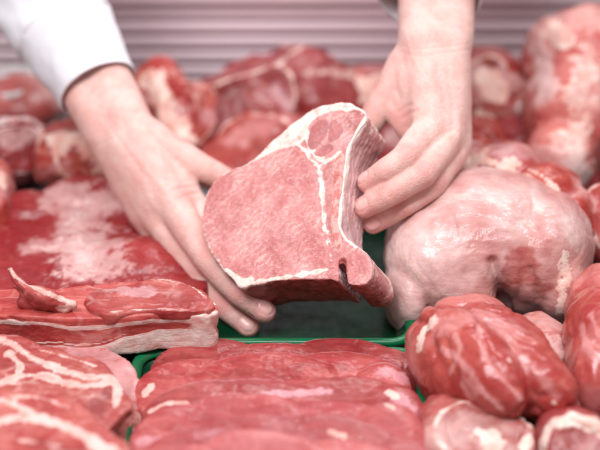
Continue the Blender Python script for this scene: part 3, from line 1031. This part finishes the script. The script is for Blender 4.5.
# lower side: redder meat, with its underside shade painted in
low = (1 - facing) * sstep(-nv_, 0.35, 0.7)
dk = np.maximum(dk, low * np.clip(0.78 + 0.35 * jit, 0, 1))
fa = np.where(low > 0.5, fa * (0.1 + 0.9 * sstep(5 - depth, 0, 4)), fa)
notch = line([(342, 262), (343, 272), (342.5, 282)])
dk = np.maximum(dk, sstep(-notch, -5, -2))  # darkness of the crack painted into the colour
fa = np.where(notch < 5, fa * 0.3, fa)
lump = inside([(345, 250), (358, 251), (373, 262), (374, 280), (362, 288), (347, 286)])
lside = lump * (1 - facing)
mb = mb * (1 - 0.75 * lside)
dk = np.maximum(dk, lside * np.clip(0.45 + 0.5 * jit, 0, 0.9))
fa = np.where(lump, np.maximum(fa * 0.6, 0.25 * (jit2 > 0.1)), fa)
off = 1.3e-3 * fbm(v, 32, 1, 2) + 0.6e-3 * fbm(v, 95, 2, 2) + 0.18e-3 * jit2
off += -0.25e-3 * sstep(-np.abs(fas - 3.0), -1.6, 0) * facing + 0.12e-3 * fa * facing
off += side * (0.7e-3 * streak + 0.5e-3 * fbm(v, 60, 8, 2))
off += low * 1.1e-3 * fbm(v, 75, 12, 3)
off -= 0.003 * sstep(-notch, -4.0, -1.0) * (1 - 0.3 * facing)
set_v(me, v + n * off[:, None])
for k_, a_ in (('fat', fa), ('memb', mb), ('dark', dk), ('bone', bn), ('eye', eye), ('cutface', facing)):
    set_attr(me, k_, a_)


def chop_mat():
    t = NT('fresh_chop_meat')
    v = t.coord(False)
    warp = t.n('ShaderNodeTexNoise', Vector=v, Scale=35.0, Detail=2.0)
    wv = t.n('ShaderNodeVectorMath', _operation='MULTIPLY_ADD')
    t.t.links.new(warp.outputs['Color'], wv.inputs[0])
    wv.inputs[1].default_value = (0.005, 0.005, 0.005)
    t.t.links.new(v, wv.inputs[2])
    w = wv.outputs[0]
    big = t.noise(w, 24.0, 4.0, 0.6)
    col = t.mix(t.ramp(big, 0.38, 0.66), (0.56, 0.185, 0.182), (0.69, 0.325, 0.31))
    # grain that runs in bent lines over the eye of the chop
    gr = t.n('ShaderNodeTexWave', Vector=t.mapping(v, (1, 1, 1), (0, 0, 68)), Scale=62.0, Distortion=9.0, Detail=4.0, Detail__Scale=1.6)
    gm = t.math('MULTIPLY', t.ramp(gr.outputs['Fac'], 0.62, 0.98), t.ramp(t.noise(v, 48.0, 3.0), 0.42, 0.62))
    col = t.mix(t.math('MULTIPLY', gm, 0.42), col, (0.86, 0.60, 0.55))
    col = t.mix(t.math('MULTIPLY', t.ramp(t.noise(v, 85.0, 4.0, 0.65), 0.55, 0.72), 0.35), col, (0.50, 0.10, 0.10))
    fb = t.noise(t.mapping(w, (150, 420, 420), (0, 0, 14)), 1.0, 4.0, 0.65)
    col = t.mix(t.ramp(fb, 0.48, 0.74, 0.0, 0.55), col, (0.84, 0.55, 0.50))
    fd = t.noise(t.mapping(w, (120, 500, 500), (0, 0, 14)), 1.0, 3.0, 0.6)
    col = t.mix(t.ramp(fd, 0.52, 0.74, 0.0, 0.40), col, (0.56, 0.16, 0.15))
    side = t.math('SUBTRACT', 1.0, t.attr('cutface'))
    col = t.mix(t.math('MULTIPLY', side, 0.8), col, t.mix(fb, (0.44, 0.07, 0.065), (0.66, 0.25, 0.21)))
    col = t.mix(t.attr('eye'), col, t.mix(fb, (0.50, 0.16, 0.165), (0.60, 0.25, 0.25)))
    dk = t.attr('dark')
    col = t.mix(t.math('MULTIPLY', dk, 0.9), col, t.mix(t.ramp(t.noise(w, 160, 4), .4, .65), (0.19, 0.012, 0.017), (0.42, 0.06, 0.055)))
    bone = t.attr('bone')
    bcol = t.mix(t.ramp(t.noise(t.mapping(w, (160, 160, 160)), 1.0, 3.0), 0.42, 0.6), (0.77, 0.41, 0.36), (0.62, 0.19, 0.17))
    col = t.mix(bone, col, bcol)
    mem = t.attr('memb')
    col = t.mix(mem, col, t.mix(t.noise(w, 90, 4), (0.84, 0.62, 0.63), (0.74, 0.46, 0.48)))
    fa = t.attr('fat')
    edge = t.math('ADD', fa, t.math('MULTIPLY', t.math('SUBTRACT', t.noise(w, 220.0, 3.0), 0.5), 0.6))
    fam = t.math('MULTIPLY', t.ramp(edge, 0.22, 0.74), t.ramp(fa, 0.03, 0.14))
    fcol = t.mix(t.ramp(t.noise(w, 70.0, 4.0), 0.4, 0.75), (0.90, 0.76, 0.69), (0.85, 0.58, 0.50))
    col = t.mix(fam, col, fcol)
    t.out('Base Color', col)
    t.out('Roughness', t.ramp(t.noise(v, 120.0, 4.0), 0.3, 0.7, 0.30, 0.5))
    t.out('Subsurface Weight', 0.3)
    t.out('Subsurface Radius', (1.0, 0.35, 0.25))
    t.out('Subsurface Scale', 0.003)
    t.out('Coat Weight', 0.2)
    t.out('Coat Roughness', 0.2)
    h = t.math('ADD', t.math('MULTIPLY', fb, 0.9), t.math('MULTIPLY', t.noise(w, 420.0, 4.0, 0.65), 0.8))
    nb = t.bump(h, 0.55, 0.0013)
    t.out('Normal', nb)
    t.t.links.new(nb, t.b.inputs['Coat Normal'])
    return t.m


M_chop = chop_mat()
CV, CNn = get_v(me).copy(), get_n(me).copy()
CF = [tuple(p.vertices) for p in me.polygons]
CA = {'fat': fa, 'memb': mb, 'dark': dk, 'bone': bn, 'eye': eye, 'cutface': facing}
chop = link('pork_chop', me, M_chop)
shell('fat_cap', CV, CNn, CF, np.where(cap & (fa > 0.6), 1.0, 0.0), M_chop, chop, CA)
shell('rib_bone', CV, CNn, CF, bn, M_chop, chop, CA)
shell('rib_membrane', CV, CNn, CF, side, M_chop, chop, CA, 0.08, 1.6, 0.6)
tag(chop, 'thick pork rib chop with white fat cap and bone edge, held up in both hands', 'pork chop')

#@@PERSON
# ------------------------------------------------------------------ the person
SKIN = []
nails = []
wrinkles = []
reds = []


def finger(pts, rads, dorsal, base=None, nail=True, nw=5.2, nl=6.2):
    P = [cp(*p) for p in pts]
    out = []
    for k in range(len(P) - 1):
        out.append(Cone(P[k], rads[k], P[k + 1], rads[k + 1]))
    dors = RIGHT * dorsal[0] + UP * dorsal[1] - FWD * dorsal[2]
    ax = P[-1] - P[-2]
    ax /= np.linalg.norm(ax)
    d = dors - ax * (dors @ ax)
    d /= np.linalg.norm(d)
    if nail:
        nails.append((P[-1] - ax * 0.001 + d * rads[-1] / 1000, ax, d, nl / 1000, nw / 1000))
    reds.append((P[-1], 13))
    for k in range(1, len(P) - 1):
        a = P[k + 1] - P[k - 1]
        a /= np.linalg.norm(a)
        dd = dors - a * (dors @ a)
        dd /= np.linalg.norm(dd)
        wrinkles.append((P[k] + dd * rads[k] / 1000, a, dd, 9 if k == 1 else 6))
        reds.append((P[k] + dd * rads[k] / 1000, 9))
    return out


# hand holding the bone side (photo right)
hr = []
W1, W2 = (424, 44, -78), (448, 44, -80)
hr += [Cone(cp(426, -60, -140), 25, cp(425, -10, -108), 24), Cone(cp(425, -10, -108), 24, cp(*W1), 23),
       Cone(cp(450, -60, -140), 25, cp(449, -10, -108), 24), Cone(cp(449, -10, -108), 24, cp(*W2), 22)]
mcp = {'i': (431, 129, -42), 'm': (449, 137, -48), 'r': (458, 145, -60), 'l': (458, 143, -78)}
for k, s, r0, r1 in (('i', W1, 21, 15), ('m', W2, 20, 14.5), ('r', W2, 20, 13), ('l', W2, 19, 12)):
    hr.append(Cone(cp(*s), r0, cp(*mcp[k]), r1))
hr += [Cone(cp(436, 75, -72), 22, cp(442, 122, -56), 17), Cone(cp(420, 75, -72), 19, cp(432, 115, -54), 15), Cone(cp(452, 90, -72), 17, cp(455, 132, -66), 14)]
FR_ = []


def fing(lst, pts, rads, *a, **k):
    lst += finger(pts, rads, *a, **k)
    P = [cp(*p) for p in pts]
    P[0] = P[0] + (P[1] - P[0]) * 0.35
    for i in range(len(P) - 1):
        FR_.append((P[i], P[i + 1], rads[i], rads[i + 1]))


fing(hr, [mcp['i'], (404, 159, -8), (384, 172, -3), (368, 182, -12)], [15, 11.4, 10.2, 9.0], (0.15, 0.65, 0.75))
fing(hr, [mcp['m'], (422, 174, -8), (387, 195, -2), (365, 207, -10)], [14.5, 11.4, 10.2, 9.0], (0.1, 0.45, 0.9))
fing(hr, [mcp['r'], (434, 185, -26), (400, 208, -18), (373, 224, -24)], [13, 10.4, 9.4, 8.4], (0.2, 0.1, 1.0))
fing(hr, [mcp['l'], (446, 178, -62), (420, 203, -52), (400, 216, -52)], [12, 9, 8.2, 7.4], (0.5, -0.2, 0.8), nail=False)
fing(hr, [(409, 66, -82), (389, 93, -80), (375, 116, -84), (360, 138, -90)], [20, 14.5, 12.6, 10.5], (-0.4, 0.8, 0.2), nail=False)
hr += [Cone(cp(410, 74, -76), 17, cp(424, 114, -54), 13), Cone(cp(400, 88, -80), 14, cp(414, 124, -60), 11), Cone(cp(392, 100, -80), 12, cp(404, 130, -66), 9), Cone(cp(404, 130, -66), 9, cp(420, 140, -56), 10)]

# hand under the fat side (photo left)
hl = []
A1, A2 = (109, 134, -118), (127, 121, -114)
hl += [Cone(cp(50, 30, -168), 27, cp(89, 96, -134), 23.5), Cone(cp(89, 96, -134), 23.5, cp(*A1), 22),
       Cone(cp(70, 16, -168), 27, cp(108, 84, -134), 23.5), Cone(cp(108, 84, -134), 23.5, cp(*A2), 22)]
lm = {'i': (174, 206, -80), 'm': (160, 220, -90), 'r': (148, 220, -104), 'l': (140, 212, -116)}
for k, s, r0, r1 in (('i', A2, 21, 16), ('m', A1, 20, 15.5), ('r', A1, 20, 14.5), ('l', A1, 21, 13)):
    hl.append(Cone(cp(*s), r0, cp(*lm[k]), r1))
hl += [Cone(cp(128, 148, -108), 23, cp(158, 200, -90), 18), Cone(cp(138, 145, -106), 20, cp(166, 186, -90), 16), Cone(cp(122, 160, -112), 18, cp(150, 208, -98), 15)]
fing(hl, [lm['i'], (207, 259, -36), (240, 294, -18), (265, 312, -14)], [15.5, 11.8, 10.6, 9.4], (0.1, 0.55, 0.8), nw=5.8, nl=6.6)
fing(hl, [lm['m'], (199, 275, -58), (226, 308, -36), (249, 327, -28)], [15, 11.6, 10.4, 9.2], (-0.1, 0.35, 0.9), nw=5.8, nl=6.6)
fing(hl, [lm['r'], (184, 264, -92), (212, 294, -78), (234, 310, -72)], [14, 10.4, 9.4, 8.4], (-0.2, 0.1, 0.9), nail=False)
fing(hl, [lm['l'], (168, 248, -122), (190, 272, -116), (206, 286, -112)], [13, 9.2, 8.2, 7.4], (-0.4, 0.1, 0.9), nail=False)
fing(hl, [(144, 138, -108), (172, 152, -104), (202, 168, -104), (226, 180, -108)], [20, 15, 12.4, 10.4], (0.5, 0.8, 0.1), nail=False)
hl += [Cone(cp(154, 158, -104), 18, cp(176, 190, -92), 13), Cone(cp(168, 166, -102), 14, cp(186, 196, -90), 11), Cone(cp(176, 175, -104), 13, cp(200, 208, -92), 10), Cone(cp(200, 208, -92), 10, cp(206, 236, -70), 9)]

meshes = []
for prims in (hr, hl):
    m_ = remeshed(prims, 1.2, 6, 0.5)
    vv = get_v(m_)
    clear = np.full(len(vv), 1e9)
    for (pa, pb, ra, rb) in FR_:
        clear = np.minimum(clear, seg_dist(vv, pa, pb) * 1000 - max(ra, rb))
    relax(m_, sstep(clear, 0.5, 7.0), 90)
    meshes.append(m_)
# arms and upper body inside the coat
SHR, SHL = np.array([-0.19, 1.66, 0.50]), np.array([0.19, 1.66, 0.50])
ELR, ELL = np.array([-0.27, 1.36, 0.36]), np.array([0.215, 1.40, 0.40])
FR0, FL0 = cp(60, 30, -165), cp(437, -60, -140)
inner = [Cone(FR0, 27, ELR, 38), Cone(ELR, 38, SHR, 48), Cone(FL0, 27, ELL, 38), Cone(ELL, 38, SHL, 48), Cone(SHR, 55, SHL, 55),
         Cone((-0.08, 1.70, 0.44), 110, (-0.07, 1.74, 0.06), 110), Cone((0.08, 1.70, 0.44), 110, (0.07, 1.74, 0.06), 110), Cone((0, 1.68, 0.5), 60, (0, 1.66, 0.60), 52)]
meshes.append(remeshed(inner, 8, 3))
VV, FF, o = [], [], 0
for m_ in meshes:
    vv = get_v(m_)
    VV.append(vv)
    FF += [tuple(i + o for i in p.vertices) for p in m_.polygons]
    o += len(vv)
body = bpy.data.meshes.new('person')
body.from_pydata(np.concatenate(VV).tolist(), [], FF)
body.update()
v = get_v(body)
n = get_n(body)
off = 0.5e-3 * fbm(v, 45, 2, 2) + 0.12e-3 * fbm(v, 220, 4, 2)
red = np.zeros(len(v))
nail = np.zeros(len(v))
tipw = np.zeros(len(v))
for (c, r) in reds:
    d = np.linalg.norm(v - c, axis=1) * 1000
    red = np.maximum(red, 0.9 * (1 - sstep(d, r * 0.3, r * 1.6)) * np.clip(0.8 + 0.5 * fbm(v, 90, 8, 2), 0, 1))
for (c, a, d, wmm) in wrinkles:
    q = v - c
    s = (q @ a) * 1000
    dist = np.linalg.norm(q, axis=1) * 1000
    win = (1 - sstep(dist, 5, 12)) * sstep(n @ d, 0.1, 0.6)
    ph = s + 0.7 * pn(v, 260, 3)
    off += -0.75e-3 * win * np.clip(np.cos(ph * 2 * math.pi / 2.6), 0, 1) ** 2 * np.exp(-(s / (wmm * 0.45)) ** 2)
for (c, a, d, L, Wd) in nails:
    q = v - c
    s = (q @ a) / L
    b = np.cross(d, a)
    t_ = (q @ b) / Wd
    near = (np.linalg.norm(q, axis=1) < 0.013) & (n @ d > 0.05)
    rr = (np.abs(s) ** 2.6 + np.abs(t_) ** 2.6) ** (1 / 2.6)
    mask = np.where(near, 1 - sstep(rr, 0.86, 1.0), 0)
    nail = np.maximum(nail, mask)
    tipw = np.maximum(tipw, mask * sstep(s, 0.60, 0.82) * 0.8)
    off += np.where(near, -0.8e-3 * np.exp(-((rr - 1.04) / 0.14) ** 2), 0) + mask * 0.15e-3
    red = red * (1 - mask)


def crease(pts, depth, width):
    """skin fold pressed in along a line of points picked on the skin"""
    global off
    bv = BVHTree.FromPolygons([Vector(p) for p in v], FF)
    P = [raycast_px(bv, *p) for p in catmull(pts, 4, False)]
    P = [p for p in P if p is not None]
    if len(P) > 1:
        d = poly_dist(v, P) * 1000
        off = off - depth / 1000 * np.exp(-(d / width) ** 2)


crease([(172, 190), (184, 187), (196, 187)], 0.9, 1.3)
crease([(176, 199), (188, 195), (198, 193)], 0.9, 1.3)
crease([(180, 183), (190, 180)], 0.5, 1.2)
crease([(398, 112), (405, 107), (412, 105)], 0.8, 1.4)
crease([(402, 119), (410, 113), (418, 111)], 0.7, 1.4)
crease([(438, 142), (446, 134), (452, 131)], 0.8, 1.8)
for pts in ([(431, 70), (432, 100), (431, 122)], [(443, 66), (448, 100), (449, 130)], [(452, 70), (457, 110), (459, 138)],
            [(120, 135), (150, 172), (172, 200)], [(112, 142), (138, 178), (158, 212)]):
    crease(pts, -0.55, 3.2)
for pts in ([(405, 30), (415, 62), (440, 100)], [(140, 128), (160, 150), (165, 178)], [(100, 120), (130, 160), (150, 190)]):
    crease(pts, -0.35, 1.6)
for pts in ([(398, 52), (420, 56), (446, 53), (470, 50)], [(397, 46), (425, 49), (468, 44)], [(92, 148), (112, 138), (140, 112)]):
    crease(pts, 0.3, 0.9)
web = np.linalg.norm(v - cp(190, 192, -70), axis=1) * 1000
red = np.maximum(red, 0.7 * (1 - sstep(web, 6, 20)))  # reddish shadow between thumb and index, painted into the skin colour
web = np.linalg.norm(v - cp(400, 122, -55), axis=1) * 1000
red = np.maximum(red, 0.7 * (1 - sstep(web, 6, 20)))
set_v(body, v + n * off[:, None])
set_attr(body, 'red', red)
set_attr(body, 'nail', nail)
set_attr(body, 'tipwhite', tipw)
person = link('person', body, M_skin)
tag(person, 'person in a white coat, only forearms in view, both hands holding up a thick chop', 'person')


def sleeve(path, rads, squash, seed, nring=96, thick=1.6, fold=1.5, hem_on=False):
    """open cloth tube with a turned-in end at its first point"""
    path = [np.array(p) for p in path]
    cen = catmull(path, 24 if hem_on else 8, False)
    rr = np.interp(np.linspace(0, 1, len(cen)), np.linspace(0, 1, len(rads)), rads)
    V, Fc = [], []
    rings = []
    for k, c in enumerate(cen):
        a = (cen[min(k + 1, len(cen) - 1)] - cen[max(k - 1, 0)])
        a = a / np.linalg.norm(a)
        s = np.cross(a, FWD)
        s /= np.linalg.norm(s)
        t_ = np.cross(a, s)
        rings.append((c, a, s, t_, rr[k]))
    for inner_ in (False, True):
        for (c, a, s, t_, r) in rings:
            ang = np.linspace(0, 2 * math.pi, nring, endpoint=False)
            P = c + (np.cos(ang)[:, None] * s + np.sin(ang)[:, None] * t_ * squash) * (r / 1000)
            nr = np.cos(ang)[:, None] * s + np.sin(ang)[:, None] * t_
            e_ = np.linalg.norm(c - cen[0]) * 1000
            hem = 0.7e-3 * (1 - sstep(np.array(e_), 6.0, 7.5)) if hem_on else 0.0
            d = hem + fold / 1000 * fbm(P, 22, seed, 2) + 0.3 * fold / 1000 * fbm(P, 60, seed + 1, 2)
            P = P + nr * (d - (thick / 1000 if inner_ else 0))[:, None]
            V.append(P)
    m_ = len(rings)
    def idx(layer, k, i):
        return (layer * m_ + k) * nring + i % nring
    for k in range(m_ - 1):
        for i in range(nring):
            Fc.append((idx(0, k, i), idx(0, k, i + 1), idx(0, k + 1, i + 1), idx(0, k + 1, i)))
            Fc.append((idx(1, k, i), idx(1, k + 1, i), idx(1, k + 1, i + 1), idx(1, k, i + 1)))
    for i in range(nring):
        Fc.append((idx(0, 0, i), idx(1, 0, i), idx(1, 0, i + 1), idx(0, 0, i + 1)))
        Fc.append((idx(0, m_ - 1, i), idx(0, m_ - 1, i + 1), idx(1, m_ - 1, i + 1), idx(1, m_ - 1, i)))
    me = mesh_from([(np.concatenate(V), Fc)])
    return me


coat = link('coat', remeshed([Cone(SHR, 72, SHL, 72), Cone((-0.08, 1.70, 0.44), 128, (-0.08, 1.74, 0.05), 128), Cone((0.08, 1.70, 0.44), 128, (0.08, 1.74, 0.05), 128)], 8, 4), M_cloth, person)
cuffL0, cuffL1 = cp(98, 89, -134), cp(66, 32, -164)
link('sleeve_cuff', sleeve([cuffL0, (cuffL0 + cuffL1) / 2, cuffL1], [36, 41, 47], 0.92, 5, fold=2.2, hem_on=True), M_cloth, coat)
link('coat_sleeve', sleeve([cp(68, 37, -160), cp(54, 8, -178), FR0 + (ELR - FR0) * 0.35, ELR, SHR], [45, 54, 58, 64, 74], 0.9, 15, fold=5.0), M_cloth, coat)
cuffR0, cuffR1 = cp(430, -3, -104), cp(434, -60, -140)
link('sleeve_cuff', sleeve([cuffR0, (cuffR0 + cuffR1) / 2, cuffR1], [46, 45, 45], 0.86, 25, fold=2.2, hem_on=True), M_cloth, coat)
link('coat_sleeve', sleeve([cp(433, -54, -137), cp(436, -84, -157), FL0 + (ELL - FL0) * 0.35, ELL, SHL], [44, 50, 56, 62, 74], 0.9, 35, fold=5.0), M_cloth, coat)

#@@SETTING
# ------------------------------------------------------------------ trays, counter, back panel
def tray(name, label, x0, x1, y0, y1, h, mat, r=0.018, rim=0.0045, z0=0.002, group='trays in the display', rimmat=None):
    """moulded tray: rounded rectangle, sloping walls and a rolled rim"""
    def ring(ins, z):
        pts = []
        for (cx, cy, a0) in ((x1 - r, y1 - r, 0), (x0 + r, y1 - r, 90), (x0 + r, y0 + r, 180), (x1 - r, y0 + r, 270)):
            for k in range(9):
                a = math.radians(a0 + 90 * k / 8)
                pts.append((cx + (r - ins) * math.cos(a), cy + (r - ins) * math.sin(a), z))
        return pts
    sl = 0.006
    prof = [(sl + 0.001, z0), (0.0015, h - 0.004), (-rim, h - 0.004), (-rim - 0.0008, h - 0.002), (-rim, h), (-rim * 0.5, h + 0.0012), (0.001, h), (0.0035, h - 0.002), (sl + 0.0035, z0 + 0.003)]
    n = 36

    def loft(prof, closed):
        V, Fc = [], []
        for (i, z) in prof:
            V += ring(i, z)
        m_ = len(prof)
        for k in range(m_ if closed else m_ - 1):
            for i in range(n):
                k2 = (k + 1) % m_
                Fc.append((k * n + i, k * n + (i + 1) % n, k2 * n + (i + 1) % n, k2 * n + i))
        if not closed:
            Fc.append(tuple(range(n))[::-1])
            Fc.append(tuple(range((m_ - 1) * n, m_ * n)))
        return mesh_from([(np.array(V), Fc)])
    ob = link(name, loft([(sl + 0.001, z0), (0.0015, h - 0.003), (0.0032, h - 0.003), (sl + 0.0035, z0 + 0.003)], False), mat)
    ob.data.polygons.foreach_set('use_smooth', [len(p.vertices) == 4 for p in ob.data.polygons])
    link('tray_rim', loft([(0.0012, h - 0.005), (-rim, h - 0.005), (-rim - 0.0012, h - 0.0025), (-rim, h), (-rim * 0.5, h + 0.0012), (0.001, h + 0.0004), (0.0038, h - 0.002), (0.0042, h - 0.005)], True), rimmat or mat, ob)
    tag(ob, label, 'tray', group)
    return ob


def X(px, py, z):
    return at(px, py, z)[0]


def Y(py, z):
    return at(300, py, z)[1]


yb = Y(350, 26)
tray('meat_tray', 'green plastic tray in front holding the fanned lean slices', X(136, 372, 26), X(420, 372, 26), Y(520, 26), yb, 0.026, M_green, rimmat=M_rim)
yf = Y(339, 26)
tray('meat_tray', 'dark green plastic tray directly under the held chop', X(96, 339, 26), X(412, 339, 26), yf, yf + 0.22, 0.026, M_green, rimmat=M_rim)
tray('meat_tray', 'white plastic tray edge at the upper left behind the cuffed sleeve', -0.50, -0.285, Y(120, 20), Y(62, 55), 0.05, M_white)

bm = bmesh.new()
bmesh.ops.create_grid(bm, x_segments=40, y_segments=40, size=1.0)
for q in bm.verts:
    q.co.x *= 0.75
    q.co.y = q.co.y * 0.55 + 0.98
me = bpy.data.meshes.new('counter')
bm.to_mesh(me)
bm.free()
ct = link('counter', me, M_bed)
ct['kind'] = 'structure'

# ribbed steel back panel: one mesh, slats are its pattern
YW = 1.435
prof = [(0.02, 0.0)]
z = 0.0
pitch = 0.0172
for k in range(6):
    prof += [(0.010, z + 0.001), (0.0, z + 0.005), (0.0, z + 0.012), (0.004, z + 0.0145), (0.014, z + 0.016), (0.014, z + pitch)]
    z += pitch
prof += [(-0.004, z + 0.002), (-0.006, z + 0.006), (-0.006, z + 0.034), (-0.002, z + 0.038), (0.10, z + 0.038), (0.10, 0.0)]
V, Fc = [], []
nx = 2
for xx in (-0.8, 0.8):
    V += [(xx, YW + a, b) for a, b in prof]
L = len(prof)
for i in range(L):
    Fc.append((i, (i + 1) % L, L + (i + 1) % L, L + i))
Fc.append(tuple(range(L))[::-1])
Fc.append(tuple(range(L, 2 * L)))
me = mesh_from([(np.array(V, float), Fc)])
wall = link('back_panel', me, M_steel)
me.polygons.foreach_set('use_smooth', [False] * len(me.polygons))
tag(wall, 'ribbed stainless steel panel closing the back of the display', 'panel')

# ------------------------------------------------------------------ light
w = bpy.data.worlds.new('World')
SC.world = w
w.use_nodes = True
bg = w.node_tree.nodes['Background']
bg.inputs[0].default_value = (1.0, 0.96, 0.955, 1)
bg.inputs[1].default_value = 0.38


def area(name, loc, target, sx, sy, power, col=(1, 1, 1)):
    l = bpy.data.lights.new(name, 'AREA')
    l.shape = 'RECTANGLE'
    l.size, l.size_y = sx, sy
    l.energy = power
    l.color = col
    o = bpy.data.objects.new(name, l)
    COL.objects.link(o)
    o.location = loc
    o.rotation_euler = (Vector(target) - Vector(loc)).to_track_quat('-Z', 'Y').to_euler()
    return o


area('strip_lamp', (0.3, 0.60, 1.55), (0.05, 1.0, 0), 1.2, 0.12, 18, (1, 0.96, 0.97))
area('soft_lamp', (-0.5, 0.32, 1.5), (-0.02, 1.0, 0.05), 0.7, 0.5, 23, (1, 0.95, 0.97))
area('back_lamp', (0.3, 1.75, 1.3), (0, 1.1, 0), 0.9, 0.3, 11, (1, 0.96, 0.98))

# ------------------------------------------------------------------ camera
cd = bpy.data.cameras.new('camera')
cam = bpy.data.objects.new('camera', cd)
COL.objects.link(cam)
cam.location = CAM
cam.rotation_euler = (math.pi / 2 - PITCH, 0, 0)
cd.lens = LENS
cd.sensor_width = 36
cd.clip_start = 0.05
cd.clip_end = 50
cd.dof.use_dof = True
cd.dof.focus_distance = 1.10
cd.dof.aperture_fstop = 2.7
SC.camera = cam
SC.view_settings.view_transform = 'Standard'
SC.view_settings.look = 'None'
SC.view_settings.exposure = -0.27
SC.view_settings.gamma = 1.0
